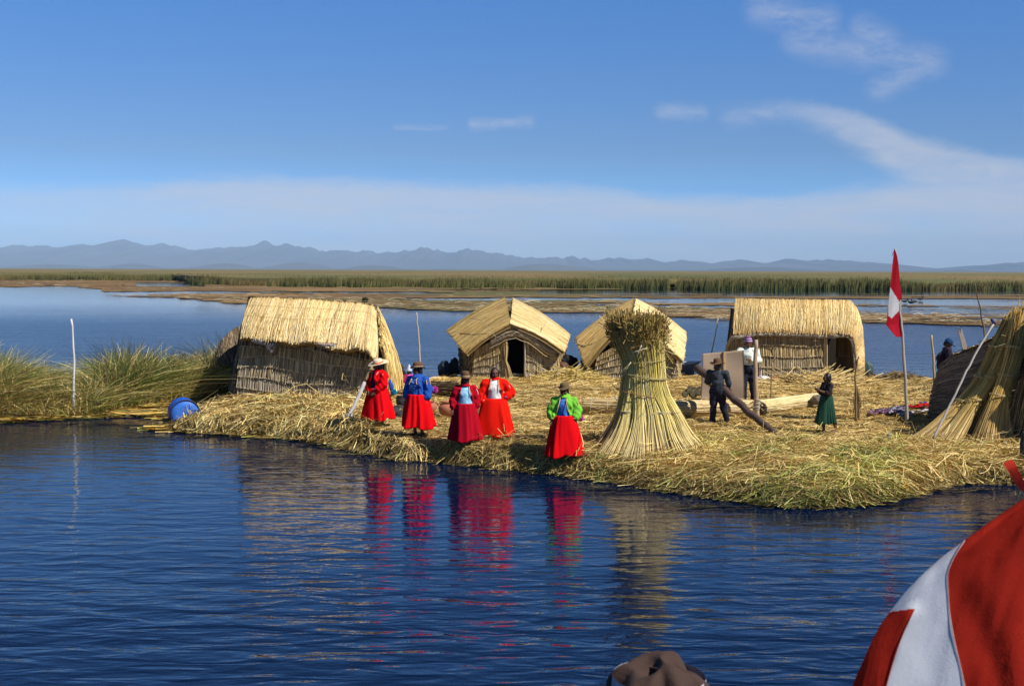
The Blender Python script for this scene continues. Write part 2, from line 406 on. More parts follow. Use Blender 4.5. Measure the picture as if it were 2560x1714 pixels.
P = np.stack([Xw[:, None] + lean[:, None] * ht[:, None] * t ** 2, Y[:, None] + 0 * t, ht[:, None] * t], -1)
wd = rng.uniform(.04, .10, n)[:, None] * np.array([1.1, 1, .8, .12])
green = pal(n, [(.055, .085, .025), (.075, .10, .03), (.10, .115, .035), (.13, .13, .045)], [.3, .3, .25, .15], .1)
brown = pal(n, [(.22, .155, .06), (.19, .14, .05), (.25, .18, .075), (.16, .135, .045)], None, .1)
fb = np.clip(dpt / 40 + (.55 - clump) * 1.6, 0, 1)[:, None]
base = green * (1 - fb) + brown * fb
tip = base * .5 + brown * .5
base = base * (.35 + 1.3 * fbm(Xw * .10, Y * .06, 91, 4))[:, None]
C = base[:, None] * (1 - t[None, :, None]) + tip[:, None] * t[None, :, None]
m = MB(); m.add(*tubes(P, wd, C, ribbon=True, roll=rng.normal(0, .5, n)))
# canopy of the reed sea out to the horizon
nu, nv = 220, 70
pxs = np.linspace(-700, 3300, nu); q = np.linspace(0, 1, nv) ** 3
P = np.zeros((nu, nv, 3))
for i, x in enumerate(pxs):
    ya = 12600 / (front_y(x) - (675 + (x - 1280) * .0039)) + 28; yb = ya + q * 9000
    P[i, :, 0] = (x - 1280) / 3000 * yb; P[i, :, 1] = yb; P[i, :, 2] = 1.75 + .9 * fbm(P[i, :, 0] * .03, yb * .02, 12, 3) - 1.2 * (q == 0)
bb = fbm(P[..., 0] * .02, P[..., 1] * .008, 15, 4)[..., None]
m.add(P.reshape(-1, 3), grid_faces(nu, nv)[:, ::-1], (np.array([.105, .11, .038]) + (np.array([.20, .14, .055]) - np.array([.105, .11, .038])) * np.clip((bb - .3) * 2.6, 0, 1)).reshape(-1, 3))
tag(m.build('reed_belt', pmat('far_reed', attr=True, rough=.8, var=.3, scale=.25, spec=.15)), 'wide belt of green and brown reeds across the lake below the mountains', 'reeds', kind='stuff')

# --- the floating island
ISL = [(395, 1073), (470, 1080), (560, 1086), (700, 1096), (800, 1103), (850, 1113), (885, 1124), (940, 1141), (1000, 1152), (1090, 1153), (1130, 1163), (1180, 1166), (1260, 1175), (1400, 1186),
       (1480, 1200), (1600, 1214), (1720, 1235), (1850, 1254), (1930, 1264), (2010, 1269), (2150, 1264), (2230, 1250), (2290, 1236), (2350, 1218), (2420, 1211), (2480, 1209), (2620, 1212), (3000, 1230)]
BACK = [(3000, 962), (2600, 950), (2320, 943), (2200, 937), (1900, 934), (1600, 934), (1400, 935), (1250, 936), (1100, 941), (1040, 946), (980, 950), (700, 962), (600, 968), (545, 985), (480, 1035), (400, 1058)]
IP = np.array([gz(x, y, .0)[:2] for x, y in ISL] + [gz(x, y, .42 if x > 900 else .2)[:2] for x, y in BACK])
MATP = [(-700, 1075), (-300, 1065), (0, 1056), (120, 1050), (260, 1044), (420, 1040), (440, 1052), (500, 1060), (640, 1000), (600, 975), (400, 978), (150, 992), (0, 1000), (-300, 1010), (-700, 1020)]
MP = np.array([gz(x, y, .0)[:2] for x, y in MATP])
def sdist(p, poly):
    p = p.reshape(-1, 2); a = poly; b = np.roll(poly, -1, 0); d = np.full(len(p), 1e9); ins = np.zeros(len(p), bool)
    for i in range(len(a)):
        e = b[i] - a[i]; w = p - a[i]; t = np.clip((w @ e) / (e @ e), 0, 1)
        d = np.minimum(d, np.hypot(*(w - t[:, None] * e).T))
        c = ((a[i, 1] > p[:, 1]) != (b[i, 1] > p[:, 1])) & (p[:, 0] < (b[i, 0] - a[i, 0]) * (p[:, 1] - a[i, 1]) / (b[i, 1] - a[i, 1] + 1e-12) + a[i, 0])
        ins ^= c
    return np.where(ins, d, -d)
BUMPS = []     # (x, y, sx, sy, h, rot)
def bump(px, py, sx, sy, h, z=.42):
    g_ = gz(px, py, z); BUMPS.append((g_[0], g_[1], sx, sy, h))
bump(700, 1015, 1.2, .55, .22); bump(800, 1035, .9, .5, .16); bump(560, 1040, .7, .5, .12); bump(920, 1020, .5, .5, .08)
bump(1900, 1150, 2.6, .5, .05); bump(2250, 1150, 1.2, .5, .06); bump(1250, 1150, .6, .3, .06); bump(2400, 985, 1.6, 1.2, .45)
def height(x, y):
    x = np.asarray(x, float); y = np.asarray(y, float); p = np.stack([x.ravel(), y.ravel()], 1)
    d = sdist(p, IP); pxx = 1280 + x.ravel() / np.maximum(y.ravel(), 5) * 3000
    wob_ = (fbm(p[:, 0] * 1.3, p[:, 1] * 1.3, 3, 3) - .5) * .5
    w = np.interp(pxx, [400, 820, 900, 1150, 1420, 1600, 2200, 2500], [1.6, 1.3, .55, .45, .7, 1.6, 1.7, .9])
    s_ = np.clip((d + wob_ * .5 + .05) / w, 0, 1); s_ = s_ ** .7 * (1.7 - .7 * s_ ** 1)
    top_ = np.interp(pxx, [380, 560, 800, 900], [.10, .30, .40, .42])
    h = np.where(d + wob_ * .5 > -.05, .02 + (top_ - .02) * np.clip(s_, 0, 1) + (fbm(p[:, 0] * 2.1, p[:, 1] * 2.1, 9, 3) - .5) * .13 * np.clip(d, 0, 1), -.25)
    for bx, by, sx, sy, hh in BUMPS: h = h + hh * np.exp(-((p[:, 0] - bx) / sx) ** 2 - ((p[:, 1] - by) / sy) ** 2) * (d > .1)
    dm = sdist(p, MP) + (fbm(p[:, 0] * .8, p[:, 1] * 3, 14, 3) - .5) * .6
    h = np.where(h < .05, np.maximum(h, np.where(dm > 0, .035 + .02 * np.clip(dm, 0, 1), -.25)), h)
    return h.reshape(x.shape)
X0, X1, Y0, Y1, ST = -17.5, 15.5, 20.2, 46.0, .13
gx = np.arange(X0, X1, ST); gy = np.arange(Y0, Y1, ST)
GX, GY = np.meshgrid(gx, gy, indexing='ij'); GH = height(GX, GY)
def hq(x, y):
    """bilinear island height"""
    fx = np.clip((np.asarray(x, float) - X0) / ST, 0, len(gx) - 1.001); fy = np.clip((np.asarray(y, float) - Y0) / ST, 0, len(gy) - 1.001)
    i, j = fx.astype(int), fy.astype(int); a, b = fx - i, fy - j
    return (GH[i, j] * (1 - a) + GH[i + 1, j] * a) * (1 - b) + (GH[i, j + 1] * (1 - a) + GH[i + 1, j + 1] * a) * b
def on_island(px, py):
    """ground point under a photo pixel, following the island's relief"""
    z = .42
    for _ in range(8):
        g_ = gz(px, py, z); z = .5 * z + .5 * float(max(hq(g_[0], g_[1]), 0))
    return np.array([g_[0], g_[1], z])
f4 = grid_faces(len(gx), len(gy)); kf = (GH.ravel()[f4] > -.2).any(1); f4 = f4[kf]; used, inv = np.unique(f4, return_inverse=True)
V = np.stack([GX, GY, GH], -1).reshape(-1, 3)[used]
gcol = .55 + .9 * fbm(V[:, 0] * 3, V[:, 1] * 5, 2, 4)
m = MB(); m.add(V, inv.reshape(-1, 4), np.array([.15, .098, .034]) * gcol[:, None])
tag(m.build('ground', pmat('reed_ground', attr=True, rough=.85, var=.45, scale=9, bump=.03, stretch=(1, 1.6, 1))), kind='structure')

def straw(n, region, lens, wid, cols, w=None, lift=.022, theta=None, spread=.7, seed=0, droop=True, wet_shade=True):
    """loose reed stalks lying on the island; region(x, y, h) -> bool mask"""
    out = []; got = 0
    while got < n:
        k = n * 3; x = rng.uniform(X0, X1, k); y = rng.uniform(Y0, Y1, k); h = hq(x, y)
        ok = region(x, y, h); x, y, h = x[ok], y[ok], h[ok]; out.append(np.stack([x, y, h], 1)); got += len(x)
    P0 = np.concatenate(out)[:n]
    th = (fbm(P0[:, 0] * .9, P0[:, 1] * .9, seed + 5, 2) - .5) * 5.5 + rng.normal(0, spread, n) if theta is None else rng.normal(theta, spread, n)
    ln = rng.uniform(*lens, n); d = np.stack([np.cos(th), .8 * np.sin(th)], 1)
    t = np.array([-.5, -.15, .2, .5]); bend = rng.normal(0, .10, n)
    Q = np.zeros((n, 4, 3))
    for j, s_ in enumerate(t):
        o = d * (s_ * ln)[:, None] + np.stack([-d[:, 1], d[:, 0]], 1) * (bend * ln * (s_ ** 2 * 4 - .4))[:, None]
        Q[:, j, :2] = P0[:, :2] + o
        hh = hq(Q[:, j, 0], Q[:, j, 1]); Q[:, j, 2] = np.maximum(hh, P0[:, 2] - .28 * abs(s_) * 2 if droop else hh)
    lf = rng.exponential(lift, n)
    Q[..., 2] = np.maximum(Q[..., 2], .012) + .006 + lf[:, None] * (1 + rng.normal(0, .25, (n, 4))).clip(0, 2)
    c = pal(n, cols, w) * (.66 + .74 * fbm(P0[:, 0] * .7, P0[:, 1] * 1.4, 71, 3))[:, None]
    c = c * np.clip(.30 + .7 * (P0[:, 2] + .16 * rng.random(n) - .12) / .16, .28, 1)[:, None] if droop is not None and wet_shade else c      # wet stalks at the waterline, darkened further to paint the undercut's shade
    return tubes(Q, rng.uniform(*wid, n), c, ribbon=True, roll=rng.normal(0, .5, n))
def pxof(x, y): return 1280 + x / y * 3000
m = MB()
onisl = lambda x, y, h: (h > .06)
m.add(*straw(110000, onisl, (.18, .7), (.0032, .0078), STRAW, STRAW_W))
bank = lambda x, y, h: (h > .03) & (h < .5) & (y < 26.2) & (x > -4) 
m.add(*straw(36000, bank, (.25, .95), (.003, .0075), STRAW + [(.42, .42, .12)], [.25, .22, .15, .15, .11, .12], lift=.05, seed=3, theta=-.12, spread=.38, droop=False))
m.add(*straw(12000, bank, (.2, .7), (.0035, .009), STRAW + [(.42, .42, .12)], [.25, .22, .15, .15, .11, .12], lift=.06, seed=4))
gr = lambda x, y, h: bank(x, y, h) & (pxof(x, y) > 1400) & (pxof(x, y) < 2260) & (fbm(x * .8, y * .8, 50, 3) > .42)
m.add(*straw(11000, gr, (.25, .9), (.0035, .009), [(.42, .42, .10), (.30, .34, .07), (.52, .50, .17), (.18, .22, .05)], lift=.05, seed=9, theta=.25, spread=.7))
lft = lambda x, y, h: (h > .03) & (pxof(x, y) > 430) & (pxof(x, y) < 930) & (y < 34.6) & (y > 26)
m.add(*straw(20000, lft, (.3, 1.0), (.005, .011), STRAW + [(.45, .42, .16)], None, lift=.05, seed=5, theta=None, spread=.6))
mat_ = lambda x, y, h: (h > 0) & (h < .075) & (y > 27)
m.add(*straw(15000, mat_, (.5, 1.9), (.010, .028), [(.52, .36, .09), (.60, .45, .16), (.36, .22, .05), (.30, .30, .06), (.14, .09, .035)], None, lift=.012, theta=.06, spread=.18, wet_shade=False))
tag(m.build('loose_reeds', REED), 'loose dry reed stalks strewn all over the floating island', 'reeds', kind='stuff')
# stalks drifting on the water along the shore
m = MB(); Q = []
for px_, py_, n_, sx, sy in ((200, 1058, 60, 170, 6), (520, 1090, 60, 160, 6), (820, 1112, 30, 90, 6), (1500, 1222, 26, 110, 9), (1830, 1264, 60, 160, 7), (2200, 1262, 40, 120, 7), (1240, 1182, 24, 120, 5), (2420, 1222, 40, 110, 7), (980, 1150, 14, 60, 5)):
    for _ in range(n_):
        g_ = gz(px_ + random.gauss(0, sx * .6), py_ + abs(random.gauss(0, sy * .8)) - 2, .01); a = random.gauss(0, .22); l = random.uniform(.2, .8)
        Q.append([(g_[0] + math.cos(a) * l * s_, g_[1] + math.sin(a) * l * s_, .012 + .01 * random.random()) for s_ in (-.5, 0, .5)])
n = len(Q); m.add(*tubes(np.array(Q), rng.uniform(.006, .014, n), pal(n, [(.5, .36, .1), (.6, .5, .2), (.3, .2, .06), (.4, .4, .1)]), ribbon=True))
tag(m.build('drifting_stalks', REED), 'reed stalks drifting on the water along the island shore', 'reeds', kind='stuff')

# --- green reeds growing at the left
m = MB(); n = 36000
px = rng.uniform(-620, 612, n); f = rng.beta(1.1, 1.5, n)
yb = np.interp(px, [-620, 0, 230, 330, 430, 520, 612], [1062, 1046, 1040, 1020, 1008, 1000, 984]); yback = np.interp(px, [-620, 0, 300, 612], [990, 972, 960, 955])
py = yb + (yback - yb) * f
Pb = np.stack([gz(a, b, .03) for a, b in zip(px, py)])
topy = np.interp(px, [-620, -200, 0, 60, 120, 180, 230, 270, 310, 370, 440, 500, 560, 612], [850, 840, 868, 892, 912, 930, 900, 852, 838, 855, 870, 852, 818, 840])
hgt = HC - (topy - 673) * Pb[:, 1] / 3000
tall = rng.random(n) < np.where(px < 170, .14, .09)
clp = fbm(Pb[:, 0] * 1.2, Pb[:, 1] * 1.2, 23, 3)
ht = np.where(tall, hgt * rng.uniform(.75, 1.12, n), hgt * rng.uniform(.35, .9, n) * (.55 + .8 * clp))
frontrow = f < .06; ht[frontrow] *= .55
lean = np.where(px < 170, rng.normal(.45, .45, n), rng.normal(.18, .5, n)) * np.where(tall, .8, 1.5)
lean[frontrow] = rng.normal(0, .9, frontrow.sum()); leany = rng.normal(-.15, .5, n)
t = np.linspace(0, 1, 5)
P = np.stack([Pb[:, None, 0] + (lean * ht)[:, None] * t ** 1.8, Pb[:, None, 1] + (leany * ht)[:, None] * t ** 1.8, Pb[:, None, 2] - .04 + ht[:, None] * (t - .22 * np.minimum(abs(lean), 1.6)[:, None] * t ** 2.5)], -1)
wd = np.where(tall, rng.uniform(.004, .008, n), rng.uniform(.007, .016, n))[:, None] * np.array([1, 1, .9, .7, .2])
b_ = pal(n, [(.46, .36, .12), (.58, .47, .19), (.32, .30, .085), (.20, .22, .055), (.66, .55, .27), (.36, .23, .09)], [.24, .2, .2, .14, .1, .12], .3)
b_ *= 1.2 * (.5 + fbm(Pb[:, 0] * 2.2, Pb[:, 1] * 2.2, 37, 3))[:, None]
dk = pal(n, [(.05, .075, .02), (.08, .10, .03), (.10, .075, .05), (.07, .055, .035)])
gp = (clp > .56) & (rng.random(n) < .7); b_[gp] = pal(gp.sum(), [(.11, .16, .035), (.17, .20, .05), (.24, .24, .07)])
b_[tall & (px > 170)] = dk[tall & (px > 170)]
C = b_[:, None] * np.linspace(.95, 1.1, 5)[None, :, None]
m.add(*tubes(P, wd, C, ribbon=True, roll=rng.normal(0, .7, n)))
tag(m.build('reed_thicket', BLADE), 'thicket of green and straw coloured reeds growing beside the left hut', 'reeds', kind='stuff')
#==PART3==
# ================================================================== HUTS
def normals(P):
    a = np.gradient(P, axis=0); b = np.gradient(P, axis=1); return unit(np.cross(a, b))
def patch(Rl, El, nu, nv, sag=0.0, out=(0, 0, 1)):
    """surface between an upper polyline Rl and a lower polyline El (both swept in step), bulging by sag"""
    a = lerp_poly(Rl, nu)[:, None]; b = lerp_poly(El, nu)[:, None]; v = np.linspace(0, 1, nv)[None, :, None]
    P = a * (1 - v) + b * v; N = normals(P); s_ = np.sign((N.mean((0, 1)) @ np.array(out)) or 1); N = N * s_
    if sag: P = P + N * sag * 4 * v * (1 - v); N = normals(P) * s_
    return P, N
def pick(P, u, v):
    nu, nv = P.shape[:2]; fu = np.clip(u, 0, 1) * (nu - 1.001); fv = np.clip(v, 0, 1) * (nv - 1.001)
    i, j = fu.astype(int), fv.astype(int); a, b = (fu - i)[..., None], (fv - j)[..., None]
    Q = (P[i, j] * (1 - a) + P[i + 1, j] * a) * (1 - b) + (P[i, j + 1] * (1 - a) + P[i + 1, j + 1] * a) * b
    ex = np.where(v > 1, v - 1, np.minimum(v, 0))[..., None]
    return Q + ex * (P[i, -1] - P[i, 0]) * 1.0
THATCH = [(.58, .44, .21), (.66, .52, .28), (.50, .36, .15), (.40, .27, .10), (.70, .57, .34)]
THW = [.3, .25, .22, .11, .12]
def thatch(mb, P, N, n, wd=.014, cols=THATCH, w=THW, lay=.035, over=.03, thk=.12, drift=.04, lean=0, ends=None, base=(.20, .13, .05), shade=None):
    slab(mb, P - N * .02, thk, N, base)
    k = 7; u0 = rng.random(n); v = np.linspace(0, 1, k)[None]
    st = np.where(rng.random(n) < .35, rng.random(n) * .6, -over * rng.random(n))[:, None]
    en = np.where(rng.random(n) < .3, .45 + .5 * rng.random(n), 1 + over * rng.standard_normal(n))[:, None]
    vv = st + (en - st) * v
    uu = u0[:, None] + (lean + drift * rng.standard_normal((n, 1))) * (vv - .5) + .002 * rng.standard_normal((n, k))
    Q = pick(P, uu, vv) + pick(N, uu, vv) * (rng.random((n, 1)) * lay - .015 + .01 * rng.standard_normal((n, k)) * np.abs(v - .3))[..., None]
    c = pal(n, cols, w)
    c = c * (.62 + .8 * fbm(u0 * 14, u0 * 3 + st[:, 0] * 2, 3, 3))[:, None]
    C = np.repeat(c[:, None], k, 1)
    if ends is not None:
        e = np.clip((vv - ends[0]) / (1 - ends[0]), 0, 1)[..., None] * ends[2]; C = C * (1 - e) + np.array(ends[1]) * e
    if shade is not None: C = C * shade(uu, vv)[..., None]
    mb.add(*tubes(Q, rng.uniform(.6, 1.3, n) * wd, C, 3))
def reed_wall(mb, P, N, n, rows, wd=.016, cols=None, thk=.10, bulge=.035, base=(.24, .18, .10)):
    """mat of upright reeds stitched in rows; each row flares out over the next one"""
    cols = cols or [[(.38, .27, .12), (.46, .34, .16), (.28, .19, .08)]] * rows
    slab(mb, P, thk, N, base)
    k = 4
    for r in range(rows):
        m = n; u0 = np.clip(rng.random(m), 0, 1); v = np.linspace(0, 1, k)[None]
        w0 = r / rows + .02 * np.sin(u0 * 9 + r)[:, None] * (r > 0); w1 = (r + 1.0) / rows + .012 + .02 * np.sin(u0 * 9 + r + 1)[:, None] * (r < rows - 1) + .012 * rng.standard_normal((m, 1)) * (r < rows - 1)
        vv = w0 + (w1 - w0) * v
        cl = np.floor(u0 * 46) / 46.; cl = cl + .011 + (u0 - cl) * .25    # gathered in bunches
        uu = u0[:, None] * .8 + .2 * cl[:, None] + .003 * rng.standard_normal((m, 1)) * v
        off = .008 + bulge * (v ** 1.3) * (1.0 + .15 * np.sin(u0 * 46 * 6.28)[:, None]) * (.5 + rng.random((m, 1))) + .012 * rng.random((m, 1))
        Q = pick(P, uu, np.minimum(vv, 1.02)) + pick(N, uu, np.clip(vv, 0, 1)) * off[..., None]
        c = pal(m, cols[r], None, .20) * (.72 + .55 * fbm(u0 * 23, u0 * 0 + r, 4, 3))[:, None]
        mb.add(*tubes(Q, rng.uniform(.6, 1.3, m) * wd, c, 3))
        if r:  # stitching cord
            q = np.linspace(0.005, .995, 60); vr = r / rows + .02 * np.sin(q * 9 + r)
            L_ = pick(P, q, vr) + pick(N, q, vr) * (bulge * 1.1 + .012)
            mb.add(*tubes(L_[None], np.full((1, 60), .013), np.array([[.50, .42, .27]]), 4))
def pts(l): return [at(*a) for a in l]
TAN = [(.46, .33, .15), (.55, .42, .21), (.33, .22, .09), (.38, .27, .12)]
GREY = [(.36, .30, .22), (.45, .38, .28), (.25, .20, .14), (.32, .25, .16)]
MIXW = [(.42, .33, .19), (.34, .26, .14), (.26, .19, .10), (.5, .40, .24)]
DARKW = [(.09, .065, .04), (.13, .095, .06), (.17, .125, .075), (.06, .045, .03)]  # darkened reed tones: shade of side and rear walls put into the colour

# ---- hut with the long wall, left
h = thing('reed_hut', 'long reed hut with a sagging pale thatch roof, left of the red skirted women', 'hut', at(760, 1005, 35.3), group='reed huts')
def par(o, h):
    """keep world-space mesh data while parenting to an empty at the thing's base"""
    h_m = Matrix.Translation(h.location) @ h.rotation_euler.to_matrix().to_4x4() @ Matrix.Diagonal((*h.scale, 1))
    o.data.transform(h_m.inverted()); o.parent = h; return o
YL, YR = 35.6, 34.7
P, N = patch(pts([(603, 835, YL), (690, 838, YL - .2), (765, 846, YL - .4), (870, 862, YR + .2), (936, 880, YR)]),
             pts([(590, 998, YL - .25), (680, 1003, YL - .4), (760, 1012, YL - .55), (850, 1018, YR - .05), (925, 1020, YR - .2)]), 40, 24, .05, (0, -1, 0))
P = P + N * (.05 * (fbm(np.linspace(0, 5, 40)[:, None] + 0 * P[..., 0], np.linspace(0, 3, 24)[None] + 0 * P[..., 0], 5, 2) - .5))[..., None]
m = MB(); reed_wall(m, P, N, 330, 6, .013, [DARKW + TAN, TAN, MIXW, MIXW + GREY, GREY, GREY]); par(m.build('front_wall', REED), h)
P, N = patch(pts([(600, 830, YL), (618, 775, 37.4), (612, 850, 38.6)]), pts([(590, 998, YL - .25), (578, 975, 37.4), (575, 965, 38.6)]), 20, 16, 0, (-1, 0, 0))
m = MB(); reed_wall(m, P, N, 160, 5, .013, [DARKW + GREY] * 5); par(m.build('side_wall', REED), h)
ridge_l = [(621, 744, 37.3), (690, 746, 37.2), (770, 750, 37.05), (850, 756, 36.9), (910, 761, 36.8), (934, 765, 36.7), (941, 780, 36.3)]
eave_l = [(603, 846, 35.2), (680, 848, 35.0), (768, 856, 34.75), (840, 864, 34.5), (895, 872, 34.3), (925, 884, 34.2), (946, 897, 34.15)]
P, N = patch(pts(ridge_l), pts(eave_l), 60, 16, .10, (0, -.5, 1))
v_ = np.linspace(0, 1, 16)[None]; u_ = np.linspace(0, 1, 60)[:, None]
P = P + N * (.05 * np.sin(u_ * 17 + 1) * v_ ** 2 + .03 * np.sin(u_ * 41) * v_ ** 3)[..., None]
P[..., 2] -= (.10 * np.exp(-((u_ - .48) / .05) ** 2) * v_ ** 4 - .06 * np.exp(-((u_ - .72) / .1) ** 2) * v_ ** 4)
m = MB(); thatch(m, P, N, 2600, .0135, thk=.13, over=.02, drift=.018, lean=-.05)
back = [(600, 860, 39.4), (690, 864, 39.2), (770, 868, 39), (850, 872, 38.9), (910, 876, 38.8), (934, 880, 38.8), (945, 884, 38.6)]
P2, N2 = patch(pts(ridge_l), pts(back), 40, 10, .06, (0, .5, 1)); thatch(m, P2, N2, 500, .02, thk=.1)
roof = par(m.build('roof', REED), h)
# seam cords across the roof
m = MB()
for q in (.27, .55):
    L_ = np.stack([pick(P, np.array([a]), np.array([q + .02 * math.sin(7 * a)]))[0] + pick(N, np.array([a]), np.array([q]))[0] * .045 for a in np.linspace(0, 1, 50)])
    m.add(*tubes(L_[None], np.full((1, 50), .004), np.array([[.48, .35, .15]]), 4))
par(m.build('seam_cord', REED), h).parent = h
# right gable closed by long leaning reeds
m = MB(); n = 620; u = rng.random(n); f = rng.random(n)
topl = arc_poly(pts([(936, 768, 36.6), (946, 800, 35.8), (950, 860, 34.7)]), u); botl = arc_poly(pts([(1002, 962, 37.0), (985, 975, 35.6), (962, 985, 34.6)]), np.clip(u + .15 * rng.standard_normal(n), 0, 1))
t = np.linspace(0, 1, 6)[None, :, None]
Q = topl[:, None] * (1 - t) + botl[:, None] * t; Q[..., 0] += (.10 * np.sin(t[..., 0] * 3.1)) + .10 * rng.random((n, 1)); Q += .02 * rng.standard_normal((n, 1, 3)) + .01 * rng.standard_normal(Q.shape)
Q[:, 0, 2] -= .25 * f
m.add(*tubes(Q, rng.uniform(.010, .02, n), pal(n, STRAW, STRAW_W), 3))
Pg, Ng = patch(pts([(934, 772, 36.8), (944, 800, 35.9), (946, 880, 34.7)]), pts([(985, 962, 37.0), (970, 975, 35.6), (940, 1000, 34.6)]), 12, 12, 0, (1, 0, 0)); slab(m, Pg, .1, Ng, (.15, .1, .04))
par(m.build('gable', REED), h)
# torn plastic sheeting hanging under the eave
plast = pmat('clear_plastic', (.62, .58, .60), rough=.25, var=.2, scale=20, spec=.6)
plast.node_tree.nodes['Principled BSDF'].inputs['Transmission Weight'].default_value = .8; plast.node_tree.nodes['Principled BSDF'].inputs['IOR'].default_value = 1.15
for k, poly in enumerate(([(628, 846), (700, 846), (690, 862), (680, 884), (668, 876), (655, 860), (634, 858)], [(783, 853), (846, 858), (838, 868), (818, 874), (800, 868)])):
    bm = bmesh.new(); vs = []
    for i, (x, y) in enumerate(poly): vs.append(bm.verts.new(at(x, y, (35.05 if k == 0 else 34.55) + .05 * math.sin(i * 2.1))))
    cc = bm.verts.new(sum((v.co for v in vs), Vector()) / len(vs) + Vector((0, -.06, 0)))
    for i in range(len(vs)): bm.faces.new((cc, vs[i], vs[(i + 1) % len(vs)]))
    bmesh.ops.subdivide_edges(bm, edges=bm.edges[:], cuts=3, use_grid_fill=True)
    for v in bm.verts: v.co += Vector((0, .05 * (random.random() - .5), .02 * (random.random() - .5)))
    bmesh.ops.solidify(bm, geom=bm.faces[:], thickness=.006)
    par(from_bm(bm, 'plastic_sheet', plast, smooth=False), h)

# ---- low rounded hut half hidden behind it
h = thing('reed_hut', 'dark rounded reed hut half hidden behind the long hut at the left', 'hut', at(600, 985, 39.5), group='reed huts')
P, N = patch(pts([(700, 790, 40.6), (620, 808, 40.2), (582, 826, 39.8), (556, 850, 39.4), (541, 876, 39.2), (540, 905, 39.1)]), pts([(690, 960, 38.6), (610, 950, 38.5), (590, 925, 38.6), (572, 915, 38.7), (556, 912, 38.8), (546, 912, 38.9)]), 30, 14, .06, (-.4, -1, .5))
m = MB(); thatch(m, P, N, 900, .014, cols=[(.12, .085, .05), (.17, .12, .07), (.08, .055, .03), (.22, .16, .1)], w=None, base=(.05, .035, .02), drift=.15); par(m.build('roof', REED), h)  # dark thatch tones put the shade of this side into the colour
P, N = patch(pts([(546, 890, 39.1), (600, 900, 38.9), (680, 900, 38.9)]), pts([(560, 985, 39.5), (610, 990, 39.3), (680, 990, 39.3)]), 12, 10, 0, (0, -1, 0))
m = MB(); reed_wall(m, P, N, 120, 4, .015, [DARKW] * 4); par(m.build('front_wall', REED), h)
m = MB(); pole(m, [at(576, 831, 38.6), at(594, 864, 38.45)], .008, .008, (.5, .45, .35), k=5, crook=0); par(m.build('tie_cord', REED), h)

# ---- two gabled huts
WALLC = [TAN, TAN, MIXW, MIXW + GREY, GREY]
def gable_hut(label, base, lpan, rpan, wl, wr, side, wtop, cols_l, cols_r, cords, door=None):
    h = thing('reed_hut', label, 'hut', at(*base), group='reed huts')
    for nm, pan, out in (('roof_mat', lpan, (-.5, -.4, 1)), ('roof_mat', rpan, (.5, -.4, 1))):
        # pan: back ridge, front ridge, front eave, back eave  -> reeds run along the slope's length (ridge direction x slope)
        P, N = patch(pts([pan[0], pan[3]]), pts([pan[1], pan[2]]), 26, 26, .05, out)
        # reeds run from ridge to eave: transpose
        P = np.swapaxes(P, 0, 1); N = np.swapaxes(N, 0, 1)
        v = np.linspace(0, 1, 26)[None]; u = np.linspace(0, 1, 26)[:, None]
        P = P + N * (.07 * np.sin(v * 3.1) + .02 * np.sin(u * 12 + v * 4))[..., None]
        m = MB(); thatch(m, P, N, 1150, .0145, cols=cols_l if pan is lpan else cols_r, w=None, thk=.10, over=.012, drift=.02); par(m.build(nm, REED), h)
    m = MB()
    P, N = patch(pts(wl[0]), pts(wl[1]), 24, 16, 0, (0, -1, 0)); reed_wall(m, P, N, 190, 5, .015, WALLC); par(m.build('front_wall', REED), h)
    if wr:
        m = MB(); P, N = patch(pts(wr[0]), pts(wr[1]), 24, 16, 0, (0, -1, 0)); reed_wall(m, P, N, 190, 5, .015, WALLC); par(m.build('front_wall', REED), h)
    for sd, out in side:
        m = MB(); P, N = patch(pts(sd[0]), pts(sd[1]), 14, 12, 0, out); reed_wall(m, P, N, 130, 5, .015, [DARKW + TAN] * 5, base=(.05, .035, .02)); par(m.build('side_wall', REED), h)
    # rear wall closes the inside; near-black base paints in the indoor shade
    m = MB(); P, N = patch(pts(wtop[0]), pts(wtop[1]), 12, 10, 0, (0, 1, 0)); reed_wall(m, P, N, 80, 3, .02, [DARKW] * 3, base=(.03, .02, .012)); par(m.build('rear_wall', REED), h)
    for c in cords:
        m = MB(); pole(m, pts(c), .011, .011, (.40, .33, .22), sides=5, k=12, crook=.006); par(m.build('tie_cord', REED), h)
    return h
YF, YB = 41.5, 45.0
